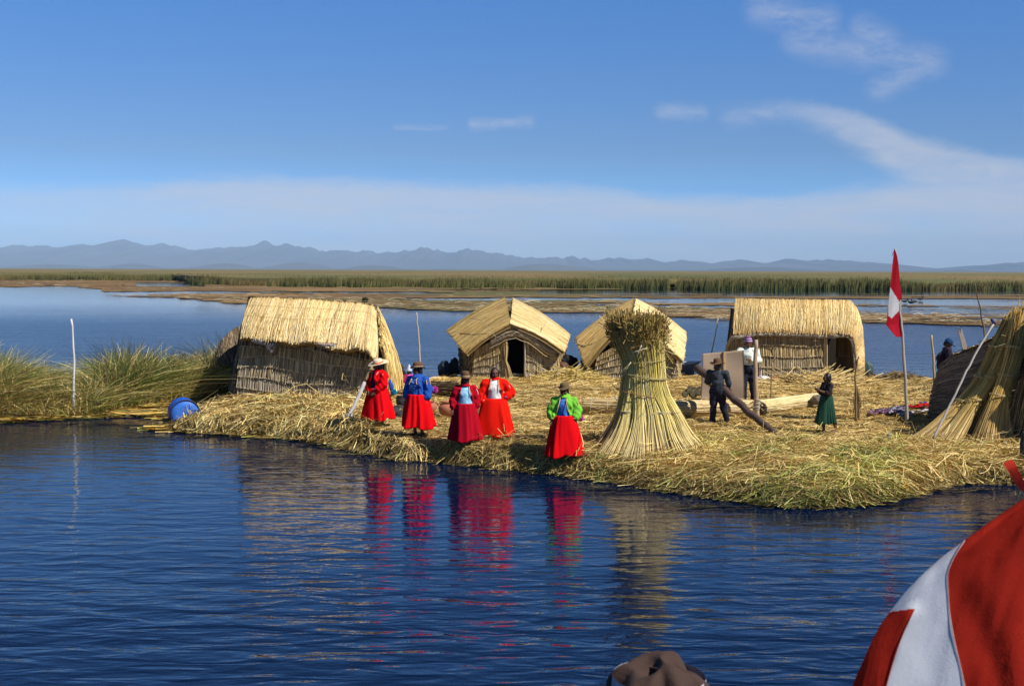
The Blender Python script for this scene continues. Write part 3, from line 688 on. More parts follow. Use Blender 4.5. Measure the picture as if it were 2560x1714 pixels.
h2 = gable_hut('gabled reed hut with an open dark doorway, behind the white bloused woman', (1285, 943, 42.6),
    ((1262, 743, YB), (1277, 809, YF), (1165, 884, YF), (1117, 824, YB)),
    ((1282, 745, YB), (1276, 808, YF), (1409, 879, YF), (1423, 834, YB)),
    ([(1186, 876, 41.95), (1225, 854, 41.85), (1264, 826, 41.8)], [(1181, 946, 41.95), (1222, 947, 41.85), (1263, 948, 41.8)]),
    ([(1312, 826, 41.8), (1350, 854, 41.85), (1390, 876, 41.95)], [(1312, 948, 41.8), (1350, 948, 41.85), (1391, 946, 41.95)]),
    [(([(1186, 874, 41.98), (1148, 860, 44.6)], [(1181, 946, 41.98), (1150, 934, 44.6)]), (-1, 0, 0)), (([(1390, 874, 41.98), (1416, 860, 44.6)], [(1391, 946, 41.98), (1400, 934, 44.6)]), (1, 0, 0))],
    ([(1148, 840, 44.7), (1280, 770, 44.7), (1416, 840, 44.7)], [(1150, 934, 44.7), (1280, 934, 44.7), (1400, 934, 44.7)]),
    [(.50, .36, .14), (.58, .44, .20), (.42, .29, .10), (.36, .24, .08)], [(.60, .45, .20), (.66, .52, .27), (.50, .36, .14), (.40, .27, .1)],
    [[(1176, 796, 43.2), (1205, 800, 42.4), (1225, 825, 41.6), (1240, 843, 41.3)], [(1366, 803, 42.6), (1352, 830, 41.9), (1338, 850, 41.5)]])
# arched lintel of bundled reeds and the curtain tied back at the doorway
m = MB(); n = 150
arch = arc_poly(pts([(1228, 854, 41.7), (1262, 834, 41.65), (1290, 828, 41.65), (1322, 840, 41.65), (1362, 870, 41.7), (1388, 882, 41.75)]), np.linspace(0, 1, 14))
Q = arch[None] + rng.standard_normal((n, 1, 3)) * np.array([.02, .04, .07]) + .012 * rng.standard_normal((n, 14, 3)); m.add(*tubes(Q, rng.uniform(.009, .016, n), pal(n, MIXW + GREY), 3)); par(m.build('lintel', REED), h2)
m = MB(); n = 130; u = rng.random(n); t = np.linspace(0, 1, 8)
A = arc_poly(pts([(1258, 840, 41.75), (1268, 838, 41.75)]), u); B = arc_poly(pts([(1262, 948, 41.7), (1274, 948, 41.65)]), u); Q = A[:, None] * (1 - t[None, :, None]) + B[:, None] * t[None, :, None]
Q[..., 0] += (.16 * np.clip(t - .55, 0, 1) ** 1.4 * (u[:, None] + .3) * 2.0) - .07 * np.exp(-((t - .55) / .12) ** 2) * u[:, None]; Q[..., 1] += .03 * rng.standard_normal((n, 1))
m.add(*tubes(Q, rng.uniform(.009, .015, n), pal(n, TAN), 3)); par(m.build('door_curtain', REED), h2)
m = MB(); pole(m, [at(1312, 832, 41.7), at(1312, 948, 41.7)], .035, .035, (.34, .29, .22), k=6, crook=.004); par(m.build('door_post', REED), h2)
h3 = gable_hut('gabled reed hut with a hanging mat roof, partly hidden by the standing reed sheaf', (1590, 943, 42.6),
    ((1584, 746, YB), (1576, 800, YF), (1465, 915, YF), (1440, 842, YB - .6)),
    ((1590, 748, YB), (1577, 801, YF), (1706, 903, YF - .2), (1713, 828, YB - .4)),
    ([(1492, 890, 41.8), (1535, 866, 41.75), (1575, 840, 41.75), (1630, 862, 41.75), (1684, 886, 41.8)], [(1484, 947, 41.8), (1530, 948, 41.75), (1580, 948, 41.75), (1640, 948, 41.75), (1694, 946, 41.8)]), None,
    [(([(1492, 888, 42.4), (1462, 860, 44.5)], [(1484, 945, 42.3), (1450, 934, 44.5)]), (-1, 0, 0)), (([(1684, 882, 42.4), (1704, 866, 44.5)], [(1694, 944, 42.3), (1700, 934, 44.5)]), (1, 0, 0))],
    ([(1462, 840, 44.6), (1585, 775, 44.6), (1704, 846, 44.6)], [(1460, 934, 44.6), (1580, 934, 44.6), (1700, 934, 44.6)]),
    [(.48, .33, .12), (.58, .42, .18), (.40, .27, .09), (.34, .22, .07)], [(.64, .49, .22), (.70, .56, .29), (.54, .39, .16)],
    [[(1476, 800, 43.4), (1505, 818, 42.4), (1533, 848, 41.6)], [(1690, 812, 42.8), (1676, 830, 42.2), (1664, 856, 41.6)]])

# ---- long hut on the right, thatch carried down to the ground at its end
h = thing('reed_hut', 'long reed hut with thatch rounded to the ground and a dark open doorway', 'hut', at(1985, 943, 42.6), group='reed huts')
r4 = [(1838, 748, 44.2), (1900, 749, 44.2), (1980, 750, 44.2), (2060, 751, 44.2), (2124, 752, 44.2), (2140, 770, 44.0), (2149, 800, 43.7), (2153, 860, 43.4), (2156, 938, 43.2)]
e4 = [(1832, 833, 42.0), (1895, 827, 41.9), (1975, 829, 41.9), (2060, 833, 41.9), (2118, 831, 41.9), (2132, 839, 41.9), (2138, 862, 41.9), (2141, 890, 42.0), (2143, 938, 42.1)]
def sp(l, n=60):
    a = np.array(pts(l)); L = np.linspace(0, len(a) - 1, n); return lerp_poly(a, n)
P, N = patch(sp(r4), sp(e4), 72, 14, .16, (.2, -.6, 1))
m = MB(); thatch(m, P, N, 3000, .013, cols=[(.62, .46, .20), (.70, .54, .27), (.55, .38, .14), (.5, .30, .09)], w=[.35, .3, .2, .15], thk=.14, over=.03, drift=.012,
    ends=(.86, (.38, .20, .06), .55), shade=None)
r4b = [(1838, 748, 44.25), (1980, 750, 44.25), (2124, 752, 44.25)]; b4 = [(1836, 850, 46.6), (1980, 850, 46.6), (2130, 850, 46.6)]
P2, N2 = patch(pts(r4b), pts(b4), 30, 8, .1, (0, .5, 1)); thatch(m, P2, N2, 400, .02, thk=.1)
par(m.build('roof', REED), h)
m = MB(); n = 90; ed = arc_poly(pts([(1816, 880, 42.3), (1820, 858, 42.1), (1830, 843, 41.85)] + [(x, y + 6, Y - .02) for x, y, Y in e4[1:5]] + [(2130, 848, 41.85), (2135, 866, 41.85), (2138, 900, 41.95), (2139, 930, 42)]), np.linspace(0, 1, 60))
Q = ed[None] + rng.standard_normal((n, 1, 3)) * .022 + .008 * rng.standard_normal((n, 60, 3)); Q[..., 2] -= .03
m.add(*tubes(Q, rng.uniform(.010, .017, n), pal(n, GREY + [(.5, .44, .36)]), 3)); par(m.build('eave_roll', REED), h)
P, N = patch(pts([(1826, 836, 42.15), (1950, 836, 42.1), (2066, 836, 42.1)]), pts([(1822, 944, 42.0), (1950, 946, 41.95), (2066, 946, 41.95)]), 40, 18, 0, (0, -1, 0))
m = MB(); reed_wall(m, P, N, 330, 4, .0135, [TAN + [(.42, .26, .10)], TAN, MIXW, GREY], bulge=.045); par(m.build('front_wall', REED), h)
m = MB(); n = 60; u = rng.random(n); A = arc_poly(pts([(2060, 836, 42.0), (2068, 836, 42.0)]), u); B = arc_poly(pts([(2060, 946, 41.9), (2068, 946, 41.9)]), u)
m.add(*tubes(np.stack([A, (A + B) / 2, B], 1), rng.uniform(.01, .016, n), pal(n, TAN), 3)); par(m.build('door_post', REED), h)
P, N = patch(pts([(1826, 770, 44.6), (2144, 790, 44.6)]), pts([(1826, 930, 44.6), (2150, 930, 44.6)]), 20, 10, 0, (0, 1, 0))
m = MB(); reed_wall(m, P, N, 120, 3, .02, [DARKW] * 3, base=(.025, .018, .011)); par(m.build('rear_wall', REED), h)  # near-black base puts the doorway's inner shade into the wall colour
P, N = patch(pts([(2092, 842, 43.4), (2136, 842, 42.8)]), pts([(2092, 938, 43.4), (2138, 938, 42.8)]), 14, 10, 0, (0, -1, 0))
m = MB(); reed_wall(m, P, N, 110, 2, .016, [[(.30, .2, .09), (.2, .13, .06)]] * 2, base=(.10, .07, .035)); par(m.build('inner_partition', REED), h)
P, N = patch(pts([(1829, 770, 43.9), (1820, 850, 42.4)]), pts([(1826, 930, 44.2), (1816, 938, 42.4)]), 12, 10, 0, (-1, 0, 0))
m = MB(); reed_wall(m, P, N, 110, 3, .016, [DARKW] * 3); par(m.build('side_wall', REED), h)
m = MB(); pole(m, [at(1952, 822, 41.7), at(1966, 829, 41.7), at(1978, 824, 41.7)], .014, .014, (.25, .15, .06), k=5); pole(m, [at(1966, 824, 41.7), at(1967, 838, 41.7)], .016, .02, (.5, .36, .15), k=4); par(m.build('tie_knot', REED), h)

# ---- dark hut at the right edge, seen on its shaded end
h = thing('reed_hut', 'dark shaded reed hut behind the leaning reed sheaf at the right edge', 'hut', at(2460, 1075, 28.5), group='reed huts')
topl = [(2346, 928, 31.0), (2356, 908, 30.9), (2388, 886, 30.3), (2444, 865, 29.2), (2495, 841, 28.2), (2560, 800, 26.9), (2640, 750, 25.5)]
botl = [(2318, 1052, 30.7), (2335, 1058, 30.3), (2370, 1066, 29.7), (2430, 1082, 28.7), (2490, 1092, 27.9), (2560, 1106, 26.6), (2640, 1125, 25.4)]
P, N = patch(sp(topl, 30), sp(botl, 30), 40, 16, .05, (-1, -.3, 0))
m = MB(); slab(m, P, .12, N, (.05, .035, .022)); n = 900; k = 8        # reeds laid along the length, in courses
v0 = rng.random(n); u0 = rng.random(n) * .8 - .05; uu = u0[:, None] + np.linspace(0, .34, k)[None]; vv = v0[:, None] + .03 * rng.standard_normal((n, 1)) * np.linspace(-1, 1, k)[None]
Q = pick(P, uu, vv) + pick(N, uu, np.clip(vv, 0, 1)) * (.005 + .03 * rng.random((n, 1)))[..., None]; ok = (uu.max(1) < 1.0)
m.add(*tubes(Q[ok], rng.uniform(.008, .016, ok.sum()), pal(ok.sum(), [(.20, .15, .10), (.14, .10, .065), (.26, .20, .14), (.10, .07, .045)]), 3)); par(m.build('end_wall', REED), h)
rt = [(x, y + 2, Y - .02) for x, y, Y in topl[2:]]; rb = [(x + 330, y + 40, Y + 1.6) for x, y, Y in topl[2:]]
P, N = patch(sp(rt, 30), sp(rb, 30), 30, 14, .06, (.4, 0, 1)); m = MB(); thatch(m, P, N, 700, .016, thk=.12, cols=GREY + TAN, w=None); par(m.build('roof', REED), h)
P, N = patch(pts([(2545, 960, 26.0), (2640, 900, 25.2)]), pts([(2500, 1112, 26.4), (2640, 1130, 25.2)]), 14, 12, 0, (-.3, -1, 0))
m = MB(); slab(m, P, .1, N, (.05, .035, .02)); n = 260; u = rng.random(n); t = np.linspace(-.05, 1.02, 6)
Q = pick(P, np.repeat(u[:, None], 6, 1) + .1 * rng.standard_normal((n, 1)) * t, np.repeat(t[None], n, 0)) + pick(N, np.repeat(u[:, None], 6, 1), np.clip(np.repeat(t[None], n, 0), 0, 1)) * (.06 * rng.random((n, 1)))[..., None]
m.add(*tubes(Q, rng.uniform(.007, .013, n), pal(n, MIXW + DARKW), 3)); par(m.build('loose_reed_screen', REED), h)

# ================================================================== REED SHEAVES
def cat(P_, n):
    """smooth (Catmull-Rom) resample of station values P_ (..., s, 3) to n points"""
    s_ = P_.shape[-2]; q = np.linspace(0, s_ - 1, n); i = np.clip(q.astype(int), 0, s_ - 2); f = (q - i)[:, None]
    g = lambda j: P_[..., np.clip(j, 0, s_ - 1), :]
    a, b, c, d = g(i - 1), g(i), g(i + 1), g(i + 2)
    return .5 * (2 * b + (c - a) * f + (2 * a - 5 * b + 4 * c - d) * f ** 2 + (3 * b - a - 3 * c + d) * f ** 3)
def bundle(mb, stations, n, wd, cols, ttop=None, jitter=.006, hollow=.45, k=14, topjit=.34):
    """stations [(centre, rx, ry)] from foot to tip"""
    r = np.sqrt(hollow ** 2 + (1 - hollow ** 2) * rng.random(n)); th = rng.random(n) * 6.2832
    a, b = r * np.cos(th), r * np.sin(th)
    St = np.stack([np.array(c)[None] + np.stack([a * rx, b * ry, 0 * a], 1) for c, rx, ry in stations], 1)
    St = St + jitter * rng.standard_normal(St.shape)
    St[:, 0, 2] += .05 * rng.random(n); St[:, -1] += (St[:, -1] - St[:, -2]) * (topjit * rng.standard_normal((n, 1)) - .06)
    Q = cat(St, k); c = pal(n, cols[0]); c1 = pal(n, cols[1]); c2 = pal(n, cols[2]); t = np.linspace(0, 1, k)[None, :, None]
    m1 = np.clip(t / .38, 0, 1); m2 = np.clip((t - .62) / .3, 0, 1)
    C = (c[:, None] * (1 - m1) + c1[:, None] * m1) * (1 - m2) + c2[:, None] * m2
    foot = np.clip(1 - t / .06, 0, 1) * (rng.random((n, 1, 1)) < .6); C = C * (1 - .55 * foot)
    mb.add(*tubes(Q, rng.uniform(.6, 1.3, n)[:, None] * wd * np.linspace(1.15, .75, k)[None], C, 4)); return Q
def tie(mb, c, rx, ry, tilt=0, col=(.5, .40, .18), r=.013, turns=2, sagx=0):
    t = np.linspace(0, 6.2832 * turns, 28 * turns); c = np.array(c)
    L_ = np.stack([c[0] + rx * np.cos(t), c[1] + ry * np.sin(t), c[2] + tilt * np.cos(t) + .018 * t / 6.28 * 1.3], 1); mb.add(*tubes(L_[None], np.full((1, len(t)), r), np.array([col]), 5))
FOOT = [(.68, .53, .27), (.58, .43, .20), (.76, .63, .36), (.40, .27, .12)]
MID = [(.62, .51, .14), (.70, .58, .21), (.50, .39, .09), (.74, .62, .28)]
TOPC = [(.36, .25, .07), (.26, .17, .05), (.46, .34, .10), (.52, .42, .13)]
def seed_heads(mb, tips, dirs, n, ln=.16):
    i = rng.integers(0, len(tips), n); b = tips[i] - dirs[i] * rng.random((n, 1)) * .55
    d = unit(dirs[i] + .75 * rng.standard_normal((n, 3))); L_ = rng.uniform(.25, 1, (n, 1)) * ln
    mb.add(*tubes(np.stack([b, b + d * L_ * .6, b + d * L_], 1), np.stack([.004 + 0 * i, .006 + 0 * i, .010 + .006 * rng.random(n)], 1), pal(n, [(.36, .23, .075), (.24, .14, .05), (.50, .35, .12), (.46, .36, .12)]), 3))
sh = thing('reed_sheaf', 'tall bound sheaf of standing reeds with dark bushy top, in front of the gabled hut', 'reed sheaf', at(1618, 1132, 25.0), group='reed sheaves')
YC = 25.0; zg = .40
cx = at(1620, 1100, YC)[0]; xw = at(1608, 900, YC)[0]; xt = at(1596, 800, YC)[0]
tipsA, dirsA = [], []
B_ = [(-172, .95), (-140, 1.05), (-112, 1.0), (-84, .92), (-58, 1.0), (-32, 1.05), (-4, 1.0), (25, .9), (60, .8), (95, .8), (130, .8), (165, .85)]
for bi, (ang, rr) in enumerate(B_):
    a = R_(ang); ca, sa = math.cos(a), math.sin(a); m = MB()
    st = [((cx + ca * rr * .98, YC + sa * rr * .84, zg - .06), .40, .36), ((cx - .01 + ca * rr * .70, YC + sa * rr * .62, zg + .42), .245, .23), ((cx - .03 + ca * rr * .55, YC + sa * rr * .51, zg + .86), .145, .14),
          ((xw + .02 + ca * .34, YC + sa * .34, 1.72), .165, .16), ((xw + ca * .28, YC + sa * .28, 2.25), .17, .17), ((xt + ca * .36 - .02, YC + sa * .34, 2.80), .21, .21), ((xt + ca * .40 - .04, YC + sa * .40, 3.12), .23, .23)]
    vis = ang < 15 or ang > 160
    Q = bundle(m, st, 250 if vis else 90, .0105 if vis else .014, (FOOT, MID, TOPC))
    tipsA.append(Q[:, -1]); dirsA.append(unit(Q[:, -1] - Q[:, -4]))
    o = m.build('reed_bundle', REED); par(o, sh)
    m2 = MB(); tie(m2, (cx - .03 + ca * rr * .52, YC + sa * rr * .48, zg + .86 + random.uniform(-.05, .05)), .165, .155, random.uniform(-.03, .05), (.46, .38, .2) if bi != 5 else (.16, .10, .05)); t_ = m2.build('tie_cord', REED); par(t_, sh)
    bpy.context.view_layer.update(); t_.parent = o
m = MB(); seed_heads(m, np.concatenate(tipsA), np.concatenate(dirsA), 4300, .26); par(tag(m.build('seed_head_tuft', REED), kind='stuff'), sh)
for a in (((xw, YC, 1.98), .50, .50, -.06, (.40, .34, .14), .009, 2), ((xw - .02, YC, 2.30), .49, .49, .04, (.36, .30, .12), .008, 1), ((xw - .02, YC, 1.62), .53, .53, -.10, (.34, .16, .07), .009, 1)):
    m = MB(); tie(m, *a); par(m.build('binding_cord', REED), sh)
m = MB()
for a, b in (((1582, 881), (1618, 870)), ((1592, 890), (1604, 862)), ((1508, 800), (1498, 790)), ((1560, 930), (1577, 905))): pole(m, [at(*a, 24.3), at(*b, 24.25)], .012, .009, (.66, .58, .36), sides=4, k=4, crook=.003)
n = 160; i = rng.integers(0, 12, n); th = rng.random(n) * 6.28; z = rng.uniform(1.2, 2.9, n); b = np.stack([xw + .47 * np.cos(th), YC + .47 * np.sin(th), z], 1); d = np.stack([np.cos(th) * .8, np.sin(th) * .8, rng.uniform(-1.2, 1.2, n)], 1) * rng.uniform(.08, .32, (n, 1))
m.add(*tubes(np.stack([b - d * .3, b + d * .4, b + d], 1), rng.uniform(.003, .006, n), pal(n, MID + TOPC), 3)); par(tag(m.build('stray_stalks', REED), kind='stuff'), sh)

s2 = thing('reed_sheaf', 'leaning bound sheaf of reeds propped against the dark hut, right edge', 'reed sheaf', at(2410, 1118, 26.2), group='reed sheaves')
def S_(l): return [(at(x, y, Y), r, r * .8) for x, y, Y, r in l]
BR = [S_([(2300, 1104, 26.6, .30), (2350, 1060, 26.6, .22), (2405, 1003, 26.6, .16), (2452, 945, 26.7, .14), (2490, 870, 26.8, .15), (2525, 800, 26.9, .16)]),
      S_([(2362, 1116, 26.2, .36), (2400, 1060, 26.3, .25), (2440, 1000, 26.4, .16), (2478, 945, 26.5, .14), (2515, 870, 26.6, .16), (2540, 790, 26.8, .17)]),
      S_([(2462, 1126, 25.8, .36), (2474, 1060, 26.0, .26), (2496, 990, 26.1, .17), (2514, 940, 26.2, .15), (2535, 870, 26.3, .16), (2552, 785, 26.5, .18)]),
      S_([(2515, 1128, 26.0, .22), (2512, 1060, 26.2, .18), (2516, 990, 26.25, .15), (2528, 930, 26.3, .15), (2550, 860, 26.4, .17), (2575, 775, 26.6, .18)]),
      S_([(2420, 1112, 26.9, .36), (2450, 1050, 26.9, .26), (2480, 980, 26.9, .2), (2510, 920, 26.9, .18), (2545, 860, 26.9, .2), (2590, 780, 27.0, .22)])]
MID2 = [(.66, .45, .12), (.56, .36, .09), (.74, .54, .18), (.40, .23, .06)]
TOP2 = [(.58, .38, .10), (.46, .29, .08), (.68, .48, .15), (.30, .17, .05)]
tT, dT = [], []
for bi, st in enumerate(BR):
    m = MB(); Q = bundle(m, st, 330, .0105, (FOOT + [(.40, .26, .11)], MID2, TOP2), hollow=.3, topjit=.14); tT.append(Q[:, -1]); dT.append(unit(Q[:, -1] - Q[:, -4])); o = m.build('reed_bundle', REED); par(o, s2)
    m = MB()
    for j in (2, 3, 4):
        m = MB(); c, rx, ry = st[j]; tie(m, c, rx * 1.08, rx * 1.0, -.03, (.50, .40, .18), .009, 2); t_ = m.build('tie_cord', REED); par(t_, s2); t_.parent = o
m = MB(); n = 120; i = rng.integers(0, 5, n)
b = np.stack([BR[k][random.choice((2, 3, 4))][0] for k in i]) + rng.standard_normal((n, 3)) * .12 + np.array([0, -.12, 0]); d = rng.standard_normal((n, 3)) * np.array([.13, .05, .08])
m.add(*tubes(np.stack([b, b + d * .5, b + d], 1), rng.uniform(.005, .010, n), pal(n, [(.6, .5, .26), (.45, .35, .15)]), 3)); par(tag(m.build('stray_stalks', REED), kind='stuff'), s2)
#==PART4==
# ================================================================== PEOPLE
SKIN = pmat('brown_skin', (.145, .062, .034), rough=.55, var=.12, scale=20)
HAIR = pmat('black_hair', (.012, .009, .008), rough=.45, var=.3, scale=60, spec=.4, stretch=(4, 4, .5))
EYE = pmat('eye_dark', (.01, .008, .008), rough=.25); LIP = pmat('lip', (.12, .035, .03), rough=.5)
def caps(bm, p0, r0, p1, r1, seg=12):
    p0, p1 = Vector(p0), Vector(p1); d = p1 - p0; L = d.length
    for p, r in ((p0, r0), (p1, r1)): bmesh.ops.create_icosphere(bm, subdivisions=2, radius=r, matrix=Matrix.Translation(p))
    if L > 1e-4:
        q = d.to_track_quat('Z', 'Y').to_matrix().to_4x4()
        bmesh.ops.create_cone(bm, cap_ends=True, segments=seg, radius1=r0 * .99, radius2=r1 * .99, depth=L, matrix=Matrix.Translation((p0 + p1) / 2) @ q)
def ell(bm, c, r, rot=None):
    m_ = Matrix.Translation(c) @ (rot.to_matrix().to_4x4() if rot else Matrix.Identity(4)) @ Matrix.Diagonal((*r, 1))
    bmesh.ops.create_icosphere(bm, subdivisions=3, radius=1, matrix=m_)
def fuse(bm, name, mat, parent, vox, smooth_it=2, cut=None, disp=None):
    """fuse overlapping volumes into one continuous skin"""
    me = bpy.data.meshes.new(name); bm.to_mesh(me); bm.free(); t = bpy.data.objects.new(name + '_raw', me); COL.objects.link(t)
    r = t.modifiers.new('r', 'REMESH'); r.mode = 'VOXEL'; r.voxel_size = vox; r.use_smooth_shade = True
    if smooth_it: s_ = t.modifiers.new('s', 'SMOOTH'); s_.iterations = smooth_it; s_.factor = .5
    dg = bpy.context.evaluated_depsgraph_get(); dg.update()
    m2 = bpy.data.meshes.new_from_object(t.evaluated_get(dg)); m2.name = name
    bpy.data.objects.remove(t); bpy.data.meshes.remove(me)
    if cut or disp:
        b = bmesh.new(); b.from_mesh(m2)
        if disp:
            b.normal_update()
            for v in b.verts: v.co += v.normal * disp(v.co)
        if cut:
            bmesh.ops.delete(b, geom=[f for f in b.faces if cut(f.calc_center_median())], context='FACES')
            bmesh.ops.solidify(b, geom=b.faces[:], thickness=.008)
        b.to_mesh(m2); b.free()
    m2.materials.clear(); m2.materials.append(mat)
    for p in m2.polygons: p.use_smooth = True
    o = bpy.data.objects.new(name, m2); COL.objects.link(o); o.parent = parent; return o
def wrinkle(seed, a=.006):
    return lambda c: a * 1.3 * (math.sin(c.z * 21 + 14 * c.x + seed + 2 * math.sin(c.x * 17 + c.y * 9)) * math.sin(c.x * 19 - c.z * 9 + seed * 2) + .45 * math.sin(c.z * 38 + c.x * 30 + c.y * 44 + seed))
def hand(bm, w, d, side, curl=.35, up=None):
    """palm, four bent fingers of unequal length and a thumb from the side of the palm"""
    w, d = Vector(w), Vector(d).normalized(); ref = Vector(up) if up else Vector((0, -1, 0))
    lat = d.cross(ref).normalized() * side; nrm = lat.cross(d).normalized() * side
    pc = w + d * .045
    for k in (-.022, 0, .022): caps(bm, w + lat * k * .6, .017, pc + lat * k + d * .03, .015, 8)
    for k, L_ in ((-.030, .058), (-.011, .070), (.010, .074), (.030, .064)):
        b = pc + lat * k + d * .032; m_ = b + d * L_ * .55 + nrm * -L_ * curl * .3; e = m_ + (d * (1 - curl) - nrm * curl).normalized() * L_ * .5
        caps(bm, b, .0092, m_, .0085, 8); caps(bm, m_, .0085, e, .0070, 8)
    tb = w + d * .025 + lat * .028; tm = tb + (d * .6 + lat * .75 - nrm * .2).normalized() * .036; caps(bm, tb, .012, tm, .010, 8); caps(bm, tm, .010, tm + (d * .9 + lat * .2 - nrm * .3).normalized() * .03, .008, 8)
ARMS0 = dict(L=((.175, .01, 1.235), (.235, .02, 1.01), (.225, -.06, .80)), R=((-.175, .01, 1.235), (-.235, .02, 1.01), (-.225, -.06, .80)))
LEGS0 = dict(L=((.085, 0, .84), (.09, -.01, .44), (.09, .02, .07)), R=((-.085, 0, .84), (-.09, -.01, .44), (-.09, .02, .07)))
class Person:
    def __init__(s, label, px, py, hpx, rz, hat_h=.08, girth=1.0, arms=None, legs=None, head=(0, 0), torso=(0, 0, 0), Y=None, z=None, group=None, skin=None, sc=None):
        g_ = on_island(px, py) if Y is None else at(px, py, Y)
        if z is not None: g_ = np.array([g_[0], g_[1], z])
        sc = sc or hpx * g_[1] / FPX / (1.56 + hat_h)
        s.o = thing('person', label, 'person', tuple(g_), rz, sc, group); s.g = girth; s.arms = {**ARMS0, **(arms or {})}; s.legs = {**LEGS0, **(legs or {})}
        s.head = head; s.hc = Vector((torso[0], torso[1] - .015, 1.44 + torso[2])); s.t = torso
        s.hrot = Euler((head[1], 0, head[0]))
        bm = bmesh.new(); g = girth; tx, ty, tz = torso
        tp = s.torso_pts()
        for a, b in zip(tp, tp[1:]): caps(bm, a[0], a[1], b[0], b[1])
        s.neck = (Vector((tx * .9, ty * .9 + .01, 1.29 + tz)), s.hc + Vector((0, .015, -.05))); caps(bm, s.neck[0], .055, s.neck[1], .050)
        H = lambda v: s.hc + s.hrot.to_matrix() @ (Vector(v) * 1.09)
        s.H = H; s.hs = 1.09
        ell(bm, H((0, .008, .022)), (.074, .092, .092), s.hrot); ell(bm, H((0, -.022, -.035)), (.058, .066, .070), s.hrot)       # skull, jaw
        ell(bm, H((0, -.058, -.078)), (.026, .024, .022), s.hrot); caps(bm, H((0, -.086, .014)), .010, H((0, -.104, -.022)), .015, 8)  # chin, nose
        for k in (-1, 1):
            ell(bm, H((.074 * k, .012, -.012)), (.010, .019, .030), s.hrot); ell(bm, H((.036 * k, -.066, -.022)), (.024, .020, .022), s.hrot); caps(bm, H((.014 * k, -.084, .032)), .010, H((.052 * k, -.068, .032)), .009, 8)
        ell(bm, H((0, -.080, -.050)), (.024, .013, .010), s.hrot)
        for sd, k in (('L', 1), ('R', -1)):
            sh_, el, wr = (Vector(v) for v in s.arms[sd])
            caps(bm, sh_, .052 * g, el, .040); caps(bm, el, .040, wr, .026); hand(bm, wr, (wr - el), k * -1, s_curl(s, sd), None)
            hp, kn, an = (Vector(v) for v in s.legs[sd])
            caps(bm, hp, .085 * g, kn, .055); caps(bm, kn, .052, kn + (an - kn) * .35 + Vector((0, .012, 0)), .054); caps(bm, kn + (an - kn) * .35 + Vector((0, .012, 0)), .052, an, .034)
            caps(bm, an + Vector((0, .02, -.035)), .034, an + Vector((0, -.13, -.048)), .026)
        s.body = fuse(bm, 'body', skin or SKIN, s.o, .0085, 1)
        for k in (-1, 1):
            b2 = bmesh.new(); ell(b2, H((.032 * k, -.083, .010)), (.013, .008, .007), s.hrot); from_bm(b2, 'eye', EYE, s.o)
        b2 = bmesh.new(); ell(b2, H((0, -.0905, -.050)), (.022, .006, .006), s.hrot); from_bm(b2, 'mouth', LIP, s.o)
    def torso_pts(s):
        tx, ty, tz = s.t; g = s.g
        return [((0, 0, .86), .135 * g), ((tx * .35, ty * .35 - .01, 1.0), .120 * g), ((tx * .75, ty * .75 - .012, 1.15 + tz * .7), .130 * g), ((tx, ty, 1.24 + tz), .095 * g)]
    def shoulders(s, bm, r): caps(bm, Vector(s.arms['L'][0]) * .8 + Vector((0, 0, .22)) * 0 + Vector((0, 0, .25)) * .0 + Vector((0, 0, s.arms['L'][0][2] * .2)), r, Vector(s.arms['R'][0]) * .8 + Vector((0, 0, s.arms['R'][0][2] * .2)), r)
    def jacket(s, mat, inf=.03, hem=.90, open_=None, cuff=.93, name='jacket', sleeve=1.0, seed=1, bust=True, full=1.0, wr=.007):
        bm = bmesh.new(); tp = s.torso_pts(); lo_ = (Vector(tp[0][0]) * 1.0); lo_.z = hem + .11
        q = [(lo_, tp[0][1] + inf)] + [(Vector(a), r + inf) for a, r in tp[1:]]
        for a, b in zip(q, q[1:]): caps(bm, a[0], a[1], b[0], b[1], 18)
        if bust:
            for k in (-1, 1): ell(bm, Vector((s.t[0] * .7 + .065 * k, s.t[1] * .7 - .085 * s.g, 1.12 + s.t[2])), (.085 + inf * .5, .08 + inf * .4, .09))
        for sd in 'LR':
            sh_, el, wr_ = (Vector(v) for v in s.arms[sd]); wr_ = el + (wr_ - el) * cuff
            caps(bm, sh_, .062 * s.g + inf * .7, el, (.052 + inf) * full); caps(bm, el, (.052 + inf) * full, el + (wr_ - el) * .7, (.046 + inf) * full); caps(bm, el + (wr_ - el) * .7, (.046 + inf) * full, wr_, .032 + inf * .35)
            caps(bm, sh_, .065 * s.g + inf * .5, Vector(tp[3][0]), .09)
        cut = None
        zc = hem - .02
        if open_:
            x0, gap, zt = open_
            cut = lambda c: (c.z < zc) or (c.y < -.03 and abs(c.x - x0 - s.t[0] * .7) < gap * max(.42, min(1.3, 1.25 - 1.9 * (c.z - 1.0))) and c.z < zt)
        else: cut = lambda c: c.z < zc
        return fuse(bm, name, mat, s.o, .0125, 3, cut, wrinkle(seed, wr))
    def blouse(s, mat, inf=.014, hem=.93, name='blouse', seed=4):
        bm = bmesh.new(); tp = s.torso_pts(); lo_ = Vector(tp[0][0]); lo_.z = hem + .11
        q = [(lo_, tp[0][1] + inf)] + [(Vector(a), r + inf) for a, r in tp[1:]]
        for a, b in zip(q, q[1:]): caps(bm, a[0], a[1], b[0], b[1], 18)
        for k in (-1, 1): ell(bm, Vector((s.t[0] * .7 + .062 * k, s.t[1] * .7 - .085 * s.g, 1.12 + s.t[2])), (.082, .075, .085))
        caps(bm, s.neck[0] + Vector((0, 0, -.04)), .085, s.neck[0], .060)
        for sd in 'LR': caps(bm, Vector(s.arms[sd][0]), .06, Vector(tp[3][0]), .085)
        return fuse(bm, name, mat, s.o, .0125, 3, None, wrinkle(seed, .004))
